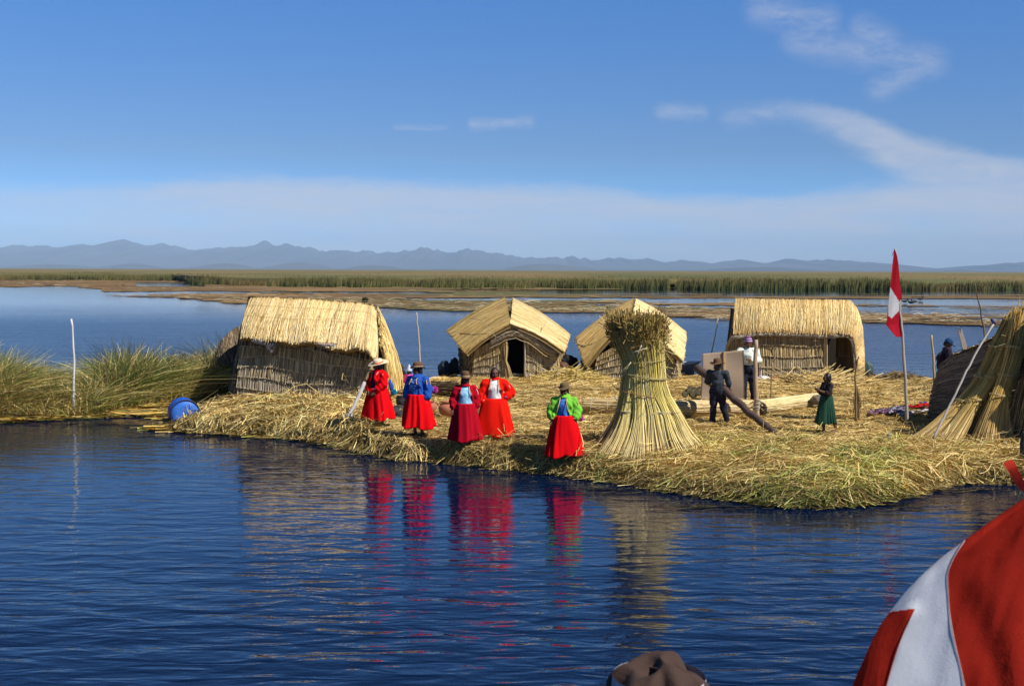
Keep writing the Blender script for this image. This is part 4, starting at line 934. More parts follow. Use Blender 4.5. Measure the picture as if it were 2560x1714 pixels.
    def skirt(s, mat, hem=.20, rw=.165, rh=.40, pleats=17, seed=0, lean=(0, 0), waist=.93, name='skirt', sy=.88, bell=.55, amp=.035):
        nz, na = 26, 150; t = np.linspace(0, 1, nz); rr = np.random.default_rng(seed + 50)
        ph = rr.random(6) * 6.28
        def fn(V, th):
            tt = t[:, None]; f = np.zeros((nz, na))
            wob_ = th + .25 * np.sin(2 * th + ph[0]) + .18 * np.sin(3 * th + ph[1])
            am = .9 + .9 * np.sin(2 * th + ph[3]) * np.sin(5 * th + ph[4])
            f += np.abs(np.cos(.5 * pleats * wob_ + .5 * np.sin(tt * 3 + ph[2]))) ** 1.5 * am * amp * (.3 + .7 * tt) + np.cos(4 * th + ph[3] + tt) * amp * 1.1 * tt 
            V[..., 0] *= 1 + f / np.maximum(.1, .25); V[..., 1] *= 1 + f / .25
            V[..., 0] += lean[0] * tt ** 1.2; V[..., 1] += lean[1] * tt ** 1.2 - .02; V[..., 2] += .022 * np.sin(3 * th + ph[5]) * tt + .016 * np.sin(7 * th + ph[1]) * tt
            return V
        prof = [((rw + (rh - rw) * a ** bell), waist + (hem - waist) * a) for a in t]
        V, F = lathe(prof, na, 1, sy, fn); m = MB(); V2 = V.copy(); V2[:, :2] *= .975
        m.add(np.r_[V, V2], np.r_[F, F[:, ::-1] + len(V)]); k = (nz - 1) * na; j = np.arange(na); m.F.append(np.stack([k + j, k + (j + 1) % na, len(V) + k + (j + 1) % na, len(V) + k + j], 1)); m.F.append(np.stack([j, len(V) + j, len(V) + (j + 1) % na, (j + 1) % na], 1))
        return m.build(name, mat, s.o)
    def child(s, verts_faces, name, mat, rot=True, loc=(0, 0, 0)):
        m = MB(); V, F = verts_faces; V = np.array([tuple(s.H(Vector(v))) if rot else tuple(v) for v in V]); m.add(V, F); return m.build(name, mat, s.o)
    def hat(s, mat, crown=.105, brim=.055, h=.10, name='hat', tilt=.0, z=.055, curl=.02, band=None, dome=.4, by=0):
        r = crown; prof = [(r + brim - .004, -.003), (r + brim, .0), (r + brim - .003, .005), (r + .01, .004), (r, .010), (r * .985, h * .45), (r * .93, h * .78), (r * .76, h * .95), (r * .4, h * 1.03), (.002, h * (1.0 + .02))]
        inn = [(r - .004, -.004), (r + brim - .004, -.003)]
        def fn(V, th):
            rr = np.hypot(V[..., 0], V[..., 1]); e = np.clip((rr - r) / max(brim, .01), 0, 1); V[..., 2] += curl * e ** 1.5 * (np.cos(2 * th) * .9 + .25); return V
        V, F = lathe(inn + prof[1:], 40, .94, 1.08, fn); R3 = Euler((tilt, by, 0)).to_matrix()
        V = np.array([tuple(R3 @ Vector(v) + Vector((0, .008, z))) for v in V]); o = s.child((V, F), name, mat)
        if band:
            V, F = lathe([(r * 1.005, .006), (r * 1.035, .010), (r * 1.03, .032), (r * 1.0, .036)], 40, .94, 1.08)
            V = np.array([tuple(R3 @ Vector(v) + Vector((0, .008, z))) for v in V]); b = s.child((V, F), 'hat_band', band); b.parent = o
        return o
    def hair(s, braids=True, long_=.34, cap_=True, side=(1, -1), fwd=.02):
        bm = bmesh.new(); H = s.H
        ell(bm, H((0, .022, .030)), (.084, .094, .094), s.hrot); ell(bm, H((0, .05, -.04)), (.070, .060, .075), s.hrot)
        for k in (-1, 1): caps(bm, H((.070 * k, .0, .03)), .022, H((.074 * k, .03, -.06)), .022, 8)
        if braids:
            for k in side:
                p = [H((.062 * k, .05, -.08)), s.hc + Vector((.10 * k, .06 - fwd, -.18)), s.hc + Vector((.115 * k, .06 - fwd * 3, -.18 - long_))]
                for i in range(10):
                    a, b = i / 10, (i + 1) / 10; q = lambda t: (p[0].lerp(p[1], t * 2) if t < .5 else p[1].lerp(p[2], t * 2 - 1)); caps(bm, q(a), .022 - .008 * a, q(b), .015 - .005 * a, 8)
        # keep the face clear of hair
        inv = s.hrot.to_matrix().inverted()
        def cut(c):
            v = inv @ (c - s.hc); return v.y < -.030 and v.z < .075 - abs(v.x) * .35 and abs(v.x) < .072
        return fuse(bm, 'hair', HAIR, s.o, .010, 1, cut)
    def shoes(s, mat):
        for sd in 'LR':
            an = Vector(s.legs[sd][2]); bm = bmesh.new(); caps(bm, an + Vector((0, .03, -.03)), .044, an + Vector((0, -.13, -.042)), .036); caps(bm, an + Vector((0, .02, 0)), .046, an + Vector((0, .03, -.03)), .045)
            fuse(bm, 'shoe', mat, s.o, .011, 1)
    def trim(s, lines, mat, r=.008, name='embroidered_trim'):
        r *= .72
        for l in lines:
            m = MB(); P = cat(np.array([l], float), 16); m.add(*tubes(P, np.full((1, 16), r), np.array([[.5, .5, .5]]), 5)); m.build(name, mat, s.o)
    def trousers(s, mat, inf=.022, seed=2, name='trousers'):
        bm = bmesh.new(); caps(bm, (0, 0, .84), .135 * s.g + inf * .6, (0, 0, .98), .125 * s.g + inf * .5, 18)
        for sd in 'LR':
            hp, kn, an = (Vector(v) for v in s.legs[sd]); caps(bm, hp, .088 * s.g + inf, kn, .062 + inf); caps(bm, kn, .060 + inf, an + Vector((0, 0, .01)), .048 + inf); 
        return fuse(bm, name, mat, s.o, .0125, 3, lambda c: c.z > 1.03, wrinkle(seed, .007))
def s_curl(s, sd): return .35
def pompom(o, c, r, mat, name='pompom', n=420):
    m = MB(); d = unit(rng.standard_normal((n, 3))); c = np.array(c)
    m.add(*tubes(np.stack([c + d * r * .1, c + d * r * .6, c + d * r * rng.uniform(.85, 1.1, (n, 1))], 1), np.full(n, r * .10), np.full((n, 3), .5), 3)); return m.build(name, mat, o)
RED = cloth('red_wool', (.66, .003, .007), spec=.06); RED2 = cloth('scarlet_wool', (.70, .010, .004), spec=.06); MAROON = cloth('maroon_wool', (.38, .004, .016), spec=.06)
BLUE = cloth('blue_wool', (.012, .075, .36)); SKYB = cloth('pale_blue_knit', (.30, .58, .78), scale=40); MIDB = cloth('blue_knit', (.05, .17, .52), scale=40); WHITE = cloth('white_cloth', (.72, .70, .68)); LIME = cloth('lime_cloth', (.16, .47, .035))
FELT = cloth('brown_felt', (.12, .062, .032)); FELT2 = cloth('olive_felt', (.13, .085, .035)); BAND = cloth('hat_ribbon', (.42, .28, .16)); STRAWH = cloth('straw_hat', (.72, .58, .38), scale=60); PINK = cloth('pink_yarn', (.85, .10, .55)); CYAN = cloth('cyan_yarn', (.06, .48, .72)); GOLD = cloth('gold_trim', (.72, .42, .20)); WTRIM = cloth('pale_trim', (.75, .62, .62))
BLK = pmat('black_leather', (.02, .016, .014), rough=.5); PURP = cloth('purple_trim', (.14, .08, .28)); NAVY = cloth('navy_cloth', (.012, .013, .028)); STRIPE = cloth('blue_stripe', (.30, .42, .66))
GRP = 'women in bright skirts standing along the shore'
# -- woman in red jacket and straw hat
w = Person('woman in a red jacket, red skirt and wide straw hat, turned away to the left', 947, 1066, 172, R_(-42), .06, 1.2, head=(R_(-38), .10), group=GRP,
    arms=dict(L=((.185, .0, 1.225), (.245, -.06, 1.02), (.13, -.22, .86)), R=((-.185, .0, 1.225), (-.24, -.05, 1.02), (-.10, -.23, .86))))
w.skirt(RED, .20, .222, 0.369, 11, 1, bell=.6); w.jacket(RED, .046, .80, (0, .06, 1.3), seed=2); w.blouse(NAVY, hem=.80); w.hair(side=(1, -1)); w.shoes(BLK)
w.hat(STRAWH, .098, .115, .095, 'straw_hat', tilt=.12, z=.062, curl=.022, by=.20)
m = MB(); V, F = lathe([(.103, .008), (.112, .016), (.107, .034), (.098, .036)], 40, .94, 1.08); R3 = Euler((.12, .20, 0)).to_matrix(); w.child((np.array([tuple(R3 @ Vector(v) + Vector((0, .008, .062))) for v in V]), F), 'hat_ribbon', cloth('coral_ribbon', (.72, .14, .09)))
w.trim([[(.205, -.075, 1.28), (.255, -.07, 1.24), (.285, -.03, 1.20)], [(.215, -.085, 1.23), (.265, -.075, 1.19), (.293, -.03, 1.15)]], WTRIM, .012)
w.trim([[(.07, -.165, 1.20), (.10, -.12, 1.29), (.09, -.03, 1.335)], [(-.07, -.165, 1.20), (-.10, -.12, 1.29), (-.09, -.03, 1.335)]], WTRIM, .010)
w.trim([[(.10, -.27, .90), (.15, -.25, .92), (.18, -.22, .88)]], PURP, .02, 'cuff_band')
bm = bmesh.new(); ell(bm, (.27, .16, .95), (.05, .06, .10)); ell(bm, (.25, .13, 1.06), (.03, .05, .08)); fuse(bm, 'shawl_tassel', BLUE, w.o, .015, 2); pompom(w.o, (.30, .20, .83), .075, CYAN)
# -- woman in blue jacket
w = Person('woman in a blue jacket and red skirt with a pink tassel at her back', 1045, 1090, 190, R_(-28), .085, 1.2, head=(R_(-30), .05), group=GRP,
    arms=dict(L=((.185, .0, 1.225), (.26, .03, 1.02), (.24, -.06, .80)), R=((-.185, .0, 1.225), (-.25, -.02, 1.02), (-.22, -.12, .81))))
w.skirt(RED, .20, .222, 0.349, 10, 2, lean=(.03, 0), bell=.62, amp=.045); w.jacket(BLUE, .046, .80, (0, .10, 1.29), seed=5); w.blouse(cloth('blue_blouse', (.03, .13, .50)), .018, .79); w.hair(); w.shoes(BLK); w.hat(FELT, .098, .05, .115, curl=.03, band=BAND, tilt=-.08)
w.trim([[(-.10, -.165 - .02 * math.sin(k), 1.12 - .05 * k), (0, -.185 + (.01 * k), 1.11 - .05 * k), (.10, -.165, 1.12 - .05 * k)] for k in range(4)], STRIPE, .006, 'blouse_stripe')
w.trim([[(-.07, -.16, 1.20 + .03 * k), (0, -.17 + .02 * k, 1.18 + .03 * k), (.07, -.16, 1.20 + .03 * k)] for k in range(3)], SKYB, .012, 'blouse_embroidery')
w.trim([[(.10, -.20, 1.15), (.065, -.165, 1.25), (.08, -.03, 1.34)], [(-.10, -.20, 1.15), (-.065, -.165, 1.25), (-.08, -.03, 1.34)]], GOLD, .012)
w.trim([[(.255, -.075, 1.25), (.275, -.085, 1.20), (.283, -.085, 1.15)], [(.295, -.01, 1.25), (.315, -.01, 1.20), (.32, -.01, 1.15)]], GOLD, .013, 'sleeve_band')
w.trim([[(.20, -.10, .86), (.25, -.095, .86), (.29, -.05, .86)]], GOLD, .016, 'cuff_band'); pompom(w.o, (.33, .16, 1.02), .075, PINK); pompom(w.o, (.28, .19, 1.0), .06, PINK)
# -- woman in maroon
w = Person('woman in maroon jacket and skirt with pale blue blouse and brown hat', 1163, 1110, 187, R_(8), .095, 1.16, head=(R_(12), .05), group=GRP,
    arms=dict(L=((.18, .0, 1.225), (.25, .02, 1.02), (.25, -.06, .80)), R=((-.18, .0, 1.225), (-.26, .02, 1.02), (-.28, -.06, .80))))
w.skirt(MAROON, .10, .222, 0.320, 15, 3, bell=.75, amp=.035); w.jacket(MAROON, .044, .78, (-.01, .125, 1.31), seed=7); w.blouse(SKYB, .02, hem=.80); w.hair(); w.shoes(BLK); w.hat(FELT, .094, .065, .125, curl=.018, band=BAND, tilt=-.05)
w.trim([[(.115, -.20, 1.12), (.075, -.165, 1.25), (.08, -.03, 1.345)]], GOLD, .012)
w.trim([[(.235, -.07, 1.24), (.268, -.07, 1.18), (.28, -.065, 1.12)]], WTRIM, .012, 'sleeve_band')
# -- bare headed woman, hand on hip
w = Person('bare headed woman in scarlet jacket with white blouse, one hand on her hip', 1236, 1103, 186, R_(6), .0, 1.14, head=(R_(6), .06), group=GRP,
    arms=dict(L=((.185, .0, 1.235), (.36, .06, 1.03), (.20, -.10, .92)), R=((-.185, .0, 1.235), (-.27, .0, 1.03), (-.24, -.10, .82))))
w.skirt(RED2, .155, .222, 0.407, 9, 4, lean=(.03, 0), bell=.62, amp=.03); w.jacket(RED2, .042, .84, (-.02, .125, 1.32), seed=9, full=1.08); w.blouse(WHITE, .02, hem=.78); w.hair(long_=.30, fwd=.05); w.shoes(BLK)
w.trim([[(.10, -.21, 1.12), (.075, -.185, 1.2), (.07, -.14, 1.28), (.08, -.03, 1.345)], [(-.14, -.20, 1.12), (-.10, -.175, 1.2), (-.085, -.13, 1.28), (-.09, -.03, 1.345)]], GOLD, .013)
w.trim([[(.255, -.05, 1.25), (.295, -.04, 1.19), (.325, -.03, 1.14)]], WTRIM, .013, 'sleeve_band'); w.trim([[(-.285, -.09, .90), (-.25, -.145, .89), (-.205, -.12, .89)]], GOLD, .014, 'cuff_band')
w.trim([[(.20, -.16, .95), (.25, -.13, .96), (.27, -.07, .98)]], PURP, .018, 'cuff_band')
# -- woman in green
w = Person('woman in a lime green jacket and red skirt, alone beside the tall sheaf', 1410, 1142, 195, R_(-6), .085, 1.2, head=(R_(-10), .14), group=GRP,
    arms=dict(L=((.19, .0, 1.22), (.275, .0, 1.02), (.235, -.10, .84)), R=((-.19, .0, 1.22), (-.275, .0, 1.02), (-.25, -.10, .83))))
w.skirt(RED, .08, .222, 0.388, 10, 5, bell=.78, amp=.035); w.jacket(LIME, .046, .84, (-.02, .105, 1.31), seed=11, full=1.16, wr=.009); w.blouse(MIDB, .02, hem=.80); w.hair(side=(1,)); w.shoes(BLK); w.hat(FELT2, .096, .042, .105, curl=.03, tilt=-.10)
w.trim([[(.10, -.215, 1.02), (.075, -.225, 1.12), (.055, -.17, 1.25), (.08, -.03, 1.34)], [(-.14, -.205, 1.02), (-.115, -.215, 1.12), (-.085, -.16, 1.25), (-.09, -.03, 1.34)]], GOLD, .011)
w.trim([[(.27, -.075, 1.22), (.30, -.075, 1.17), (.31, -.07, 1.12)], [(-.27, -.075, 1.22), (-.30, -.075, 1.17), (-.31, -.07, 1.12)]], GOLD, .013, 'sleeve_band')
w.trim([[(.20, -.155, .875), (.24, -.16, .875), (.285, -.12, .88)], [(-.21, -.155, .865), (-.25, -.16, .865), (-.295, -.12, .87)]], GOLD, .016, 'cuff_band'); pompom(w.o, (.34, .02, .87), .07, PINK)

# -- man with the log, back to the camera
DGREY = cloth('charcoal_shirt', (.030, .038, .052)); DTR = cloth('dark_trousers', (.013, .014, .03)); PTR = cloth('purple_navy_trousers', (.03, .028, .075))
w = Person('man in dark clothes and brown hat, back turned, holding a log by the cardboard sheet', 1792, 1058, 167, R_(168), .10, 1.05, head=(R_(-25), -.05),
    arms=dict(R=((.205 * -1, .0, 1.27), (-.27, -.04, 1.03), (-.30, -.14, .86)), L=((.205, .0, 1.27), (.26, -.08, 1.05), (.20, -.22, .96))), legs=dict(L=((.085, 0, .84), (.09, -.02, .45), (.10, .05, .07)), R=((-.085, 0, .84), (-.14, -.03, .45), (-.24, -.10, .09))))
w.trousers(DTR, .03, 3); w.jacket(DGREY, .022, .92, None, .72, 'shirt', seed=13, bust=False); w.shoes(BLK); w.hair(braids=False); w.hat(FELT, .098, .085, .125, curl=.03, tilt=.06)
# -- man in white jersey
w = Person('man in white jersey and striped knitted cap, holding up the cardboard sheet', 1868, 1010, 168, R_(2), .05, 1.0, head=(R_(-6), .04), Y=34.2, z=.42,
    arms=dict(L=((.19, .0, 1.27), (.25, -.03, 1.03), (.02, -.20, 1.06)), R=((-.19, .0, 1.27), (-.30, -.12, 1.10), (-.46, -.24, 1.17))), legs=dict(L=((.085, 0, .84), (.12, -.02, .45), (.17, .02, .07))))
w.trousers(DTR, .025, 5); w.jacket(cloth('white_jersey', (.66, .70, .60)), .028, .90, None, .92, 'jersey', seed=15, bust=False); w.shoes(BLK)
for k, (z0, z1, c) in enumerate(((.03, .055, (.22, .06, .12)), (.055, .075, (.5, .45, .6)), (.075, .1, (.13, .06, .22)), (.1, .12, (.55, .35, .4)), (.12, .150, (.12, .06, .2)), (.150, .17, (.3, .08, .14)))):
    rr = lambda z: max(.006, .094 * math.sqrt(max(0, 1 - ((z - .03) / .145) ** 2))); V, F = lathe([(rr(z0), z0), (rr((z0 + z1) / 2) + .002, (z0 + z1) / 2), (rr(z1), z1)], 30, .95, 1.1)
    o_ = w.child((V + np.array([0, .01, 0]), F), 'knit_cap' if k == 0 else 'cap_stripe', cloth('cap_stripe_%d' % k, c)); 
    if k == 0: cap0 = o_
    else: o_.parent = cap0
# -- girl in green skirt
w = Person('girl in dark top and dark green pleated skirt, walking left', 2066, 1083, 152, R_(-72), .0, .88, head=(R_(-10), .12),
    arms=dict(L=((.165, .0, 1.26), (.21, -.07, 1.04), (.10, -.27, 1.12)), R=((-.165, .0, 1.26), (-.20, -.07, 1.04), (-.05, -.28, 1.16))), legs=dict(L=((.085, 0, .84), (.09, .06, .46), (.08, .24, .11)), R=((-.085, 0, .84), (-.09, -.05, .44), (-.07, -.04, .07))))
w.skirt(cloth('dark_green_wool', (.012, .055, .032)), .27, .14, .27, 22, 6, bell=.8, amp=.030, waist=.99, sy=1.0); w.jacket(cloth('black_top', (.022, .014, .014)), .016, .93, None, .45, 'top', seed=17, bust=False); w.hair(braids=True, long_=.06, side=(-.3,))
b2 = bmesh.new(); ell(b2, (.02, -.36, 1.20), (.03, .02, .035)); from_bm(b2, 'paper_in_hand', WHITE, w.o)
# -- man in blue cap, head bowed
w = Person('man in dark shirt and blue cap with bowed head, behind the dark hut', 2353, 1000, 175, R_(82), .0, 1.0, head=(R_(0), .62), torso=(0, -.13, -.03), Y=31.9, z=.86, sc=1.02,
    arms=dict(L=((.19, -.12, 1.24), (.23, -.12, 1.0), (.20, -.30, .88)), R=((-.19, -.12, 1.24), (-.23, -.12, 1.0), (-.20, -.30, .86))))
w.trousers(DTR, .025, 6); w.jacket(cloth('plum_shirt', (.028, .016, .032)), .026, .92, None, .5, 'shirt', seed=19, bust=False); w.shoes(BLK); w.hair(braids=False)
CAPB = cloth('blue_cap', (.010, .045, .13)); V, F = lathe([(.098, .02), (.097, .05), (.086, .09), (.055, .122), (.003, .132)], 30, .92, 1.05); o_ = w.child((V + np.array([0, .012, .0]), F), 'cap', CAPB)
V, F = lathe([(.04, .0), (.085, .003), (.09, .0), (.085, -.006), (.04, -.008)], 24, .8, .9); V = V + np.array([0, -.11, .028]); w.child((V, F), 'cap_peak', CAPB).parent = o_
# -- someone in a red cap behind the dark hut
w = Person('person in a red cap, mostly hidden behind the dark hut roof', 2467, 1060, 175, R_(60), .0, 1.0, head=(0, .2), Y=31.6, z=.80, sc=1.0)
w.trousers(DTR); w.jacket(DGREY, .024, .9, None, .9, 'shirt', bust=False); w.shoes(BLK)
V, F = lathe([(.1, .0), (.1, .04), (.09, .085), (.055, .12), (.003, .13)], 30, .95, 1.08); w.child((V + np.array([0, .012, .0]), F), 'cap', cloth('red_cap', (.5, .012, .03)))
# -- two children sitting at the far shore
for lab, px, py, Y, rz, top, hatc, sc in (('child in a pink top and pale pointed cap, sitting behind the blue jacket woman', 1023, 985, 36.2, R_(150), PINK, (.45, .55, .75), .80), ('child in dark clothes sitting by the leaning reeds of the long hut', 1004, 978, 38.4, R_(120), NAVY, None, .76)):
    w = Person(lab, px, py, 100, rz, 0, .95, Y=Y, z=-.03 if hatc else -.02, sc=sc, legs=dict(L=((.085, 0, .84), (.14, -.36, .92), (.13, -.50, .62)), R=((-.085, 0, .84), (-.14, -.36, .92), (-.13, -.50, .62))), arms=dict(L=((.18, 0, 1.26), (.24, -.08, 1.04), (.12, -.26, .98)), R=((-.18, 0, 1.26), (-.24, -.08, 1.04), (-.12, -.26, .98))))
    w.trousers(cloth('crimson_leggings', (.30, .01, .03)) if hatc else DTR, .03); w.jacket(top, .03, .86, None, .92, 'top', seed=21, bust=False); w.hair(braids=False)
    if hatc:
        V, F = lathe([(.098, .03), (.092, .07), (.060, .15), (.02, .24), (.003, .26)], 24); w.child((V + np.array([0, .01, 0]), F), 'knit_cap', cloth('pale_knit', hatc))
# -- passenger on the boat in front of the lens: only the crown of a brown cap shows
w = Person('passenger in a gathered brown cap, seen from behind at the bottom edge', 1648, 1714, 1, R_(180), 0, 1.0, Y=3.05, z=1.86, sc=.95)
TOPB = at(1648, 1638, 3.05)
w.o.location.z = TOPB[2] - (1.44 + .148 * 1.09) * .95
CAPM = cloth('brown_fleece', (.052, .029, .022), scale=30, bump=.003)
na, nz = 96, 26; t = np.linspace(0, 1, nz)
def fold(V, th):
    tt = t[:, None]; f = .12 * np.cos(6 * th + .8 * np.sin(3 * th) + 1.0) * np.sin(tt * 3.14) ** .6 + .07 * np.cos(4 * th + 2) * tt + .03 * np.cos(13 * th + 3 * tt)
    V[..., 0] *= 1 + f * 1.2; V[..., 1] *= 1 + f * 1.2; V[..., 2] += (.020 * np.cos(2 * th + 2.9) + .012 * np.cos(3 * th + .3)) * tt ** 3 - .030 * np.exp(-((tt - 1) / .10) ** 2); return V
prof = [(.106 * (1 - a ** 3.2) ** .5 + .002 + .010 * math.sin(a * 3.1), -.035 + .135 * a) for a in t]
V, F = lathe(prof, na, .98, 1.1, fold); w.child((V + np.array([0, .005, .045]), F), 'cap', CAPM)
V, F = lathe([(.104, -.045), (.116, -.02), (.119, .02), (.115, .050)], 60, .98, 1.08); w.child((V * np.array([1.03, 1.03, 1.1]) + np.array([0, .005, .040]), F), 'cap_band', pmat('patterned_band', (.42, .42, .50), rough=.9, var=.9, scale=28, bump=.003))
w.jacket(NAVY, .03, .88, None, .95, 'jacket', bust=False); w.trousers(DTR); w.shoes(BLK)
#==PART5==
# ================================================================== OTHER THINGS
def solo(mb, name, mat, label, cat_, group=None):
    """a thing that is one mesh: origin moved to its base"""
    o = mb.build(name, mat); V = np.concatenate(mb.V); c = Vector((float(V[:, 0].mean()), float(V[:, 1].mean()), float(V[:, 2].min())))
    o.data.transform(Matrix.Translation(-c)); o.location = c; return tag(o, label, cat_, group)
WOODG = pmat('weathered_wood', attr=True, rough=.8, var=.35, scale=10, bump=.004, stretch=(1, 1, .2))
def bare_pole(p, r0, r1, c, label, cat_='pole', name='pole', crook=.012, k=16, group=None):
    m = MB(); pole(m, p, r0, r1, c, k=k, crook=crook); return solo(m, name, WOODG, label, cat_, group)
wp = gz(182, 1042, 0)[1]
bare_pole([at(182, 1062, wp), at(185, 960, wp), at(184, 870, wp), at(180, 798, wp)], .038, .026, (.58, .57, .56), 'white pole standing in the water in front of the reed thicket')
bare_pole([at(1049, 965, 40), at(1050, 890, 40), at(1046, 840, 40), at(1041, 780, 40)], .04, .022, (.40, .36, .32), 'thin crooked pole behind the woman in blue, standing before the open water')
bare_pole([at(1774, 950, 44), at(1778, 890, 44), at(1795, 795, 44)], .03, .02, (.42, .40, .38), 'thin slanting pole behind the cardboard sheet, left of the long hut')
bare_pole([at(2472, 900, 29.5), at(2458, 820, 30), at(2448, 760, 30), at(2437, 705, 30)], .032, .012, (.13, .09, .06), 'thin dark pole rising behind the dark hut at the right')
bare_pole([at(2337, 985, 31.5), at(2334, 900, 31.5), at(2329, 840, 31.5)], .035, .028, (.42, .32, .17), 'short light stake beside the left end of the dark hut')
bare_pole([at(2139, 1052, 29.6), at(2140, 980, 29.6), at(2138, 940, 29.6), at(2145, 892, 29.6)], .035, .014, (.20, .13, .08), 'thin forked stake standing on the reeds right of the girl')
bare_pole([at(1926, 1000, 34.5), at(1929, 950, 34.5), at(1931, 900, 34.5), at(1936, 893, 34.5)], .022, .010, (.24, .16, .11), 'slender twig stake before the red cloth')
m = MB(); n = 30; b = gz(2142, 1050)[None] + rng.standard_normal((n, 3)) * np.array([.06, .05, 0]); Q = np.stack([b, b + np.array([0, 0, .5]) + rng.standard_normal((n, 3)) * .05, b * 0 + at(2140, 960, 29.6)], 1); m.add(*tubes(Q, np.full(n, .008), pal(n, [(.4, .28, .13), (.25, .16, .08)]), 3)); tag(solo(m, 'reed_wisp', REED, 'wisp of dry reeds tied round the forked stake', 'reeds'))
# stout post lashed with rope
t_ = thing('post', 'stout peeled wooden post lashed with rope by the white jersey man', 'post', tuple(gz(1893, 1048)))
py_ = gz(1893, 1048)[1]
m = MB(); pole(m, [at(1894, 1052, py_), at(1889, 960, py_), at(1888, 905, py_), at(1891, 850, py_)], .062, .050, (.42, .30, .20), k=12, sides=12, crook=.006); par(m.build('shaft', WOODG), t_)
m = MB(); c = at(1892, 1012, py_); t = np.linspace(0, 6.28 * 9, 160); L_ = np.stack([c[0] + .075 * np.cos(t), c[1] + .075 * np.sin(t), c[2] - .12 + .26 * t / t[-1] + .02 * np.sin(t * 1.3)], 1); m.add(*tubes(L_[None], np.full((1, 160), .014), np.array([[.40, .34, .26]]), 6)); par(m.build('rope_lashing', REED), t_)
# grey mooring stake leaning by the woman in red, rope knot at its foot
t_ = thing('mooring_stake', 'pale grey leaning stake with a rope knot at its foot', 'stake', tuple(gz(868, 1052)))
ys_ = gz(868, 1052)[1]; m = MB(); pole(m, [at(866, 1054, ys_), at(890, 1005, ys_ + .25), at(912, 955, ys_ + .5)], .055, .048, (.40, .38, .37), k=10, sides=10, crook=.004); par(m.build('shaft', WOODG), t_)
m = MB(); c = at(869, 1046, ys_)
for k in range(7):
    t = np.linspace(0, 6.28, 24); a = random.uniform(-.5, .5); L_ = np.stack([c[0] + (.10 + .02 * random.random()) * np.cos(t), c[1] - .02 + .085 * np.sin(t), c[2] + .03 * (k - 3) * .8 + .05 * np.sin(t + a) + .03 * np.cos(2 * t + k)], 1); m.add(*tubes(L_[None], np.full((1, 24), .020), np.array([[.45, .44, .44]]), 6))
par(m.build('rope_knot', REED), t_)
# flagpole and flag
t_ = thing('flagpole', 'tall thin wooden pole carrying the red and white flag', 'flagpole', tuple(gz(2268, 1062)))
yf = gz(2268, 1062)[1]; m = MB(); pole(m, [at(2268, 1064, yf), at(2264, 960, yf), at(2257, 860, yf), at(2250, 770, yf), at(2243, 690, yf), at(2237, 620, yf)], .045, .022, (.38, .33, .28), k=26, sides=10, crook=.008); par(m.build('shaft', WOODG), t_)
m = MB(); pole(m, [at(2237, 624, yf), at(2233, 632, yf), at(2231, 640, yf)], .008, .006, (.05, .04, .04), k=6, crook=0); par(m.build('halyard_end', WOODG), t_)
def inpoly(x, y, poly):
    c = False
    for i in range(len(poly)):
        (x1, y1), (x2, y2) = poly[i - 1], poly[i]
        if (y1 > y) != (y2 > y) and x < (x2 - x1) * (y - y1) / (y2 - y1) + x1: c = not c
    return c
def flag(rows, white, depth, nu, nv, red, wht, name, label, parent=None, thick=.004, finish=None):
    """cloth between a left and a right edge (photo pixels at real depth); the stripe shapes are the flag's own"""
    ys = np.array([r[0] for r in rows]); lx = np.array([r[1] for r in rows]); rx = np.array([r[2] for r in rows]); bm = bmesh.new(); G = []
    for j, y in enumerate(np.linspace(ys[0], ys[-1], nv)):
        a, b = np.interp(y, ys, lx), np.interp(y, ys, rx); row = []
        for i in range(nu):
            u = i / (nu - 1); x = a + (b - a) * u; yy = y + (finish(u, (y - ys[0]) / (ys[-1] - ys[0])) if finish else 0); v = bm.verts.new(at(x, yy, depth(u, (y - ys[0]) / (ys[-1] - ys[0]), x, yy))); row.append((v, x, yy))
        G.append(row)
    for j in range(nv - 1):
        for i in range(nu - 1):
            q = [G[j][i], G[j + 1][i], G[j + 1][i + 1], G[j][i + 1]]; f = bm.faces.new([k[0] for k in q]); mx, my = sum(k[1] for k in q) / 4, sum(k[2] for k in q) / 4
            f.material_index = 1 if any(inpoly(mx, my, w_) for w_ in white) else 0; f.smooth = True
    bmesh.ops.solidify(bm, geom=bm.faces[:], thickness=thick)
    o = from_bm(bm, name, red, parent); o.data.materials.append(wht); return o
FR_ = cloth('flag_red', (.55, .010, .035), transl=.3, bump=.002); FW_ = cloth('flag_white', (.75, .74, .76), transl=.3, bump=.002)
o = flag([(624, 2235, 2238), (640, 2233.5, 2243), (660, 2231, 2246.5), (700, 2227.5, 2249), (745, 2222.5, 2255), (757, 2221, 2252), (775, 2219.5, 2252), (800, 2217, 2252.5), (812, 2215.5, 2253.5), (842, 2240, 2254.5)],
     [[(2226, 718), (2240, 741), (2249, 755), (2250, 774), (2229, 796), (2221, 789), (2220, 755)]],
     lambda u, v, x, y: yf - .03 - .28 * v * (1 - u) + .07 * math.sin(u * 5 + v * 4) * v, 30, 110, FR_, FW_, 'flag', '')
tag(o, 'small red and white flag hanging limp from the thin pole', 'flag')
m_ = o.location.copy()

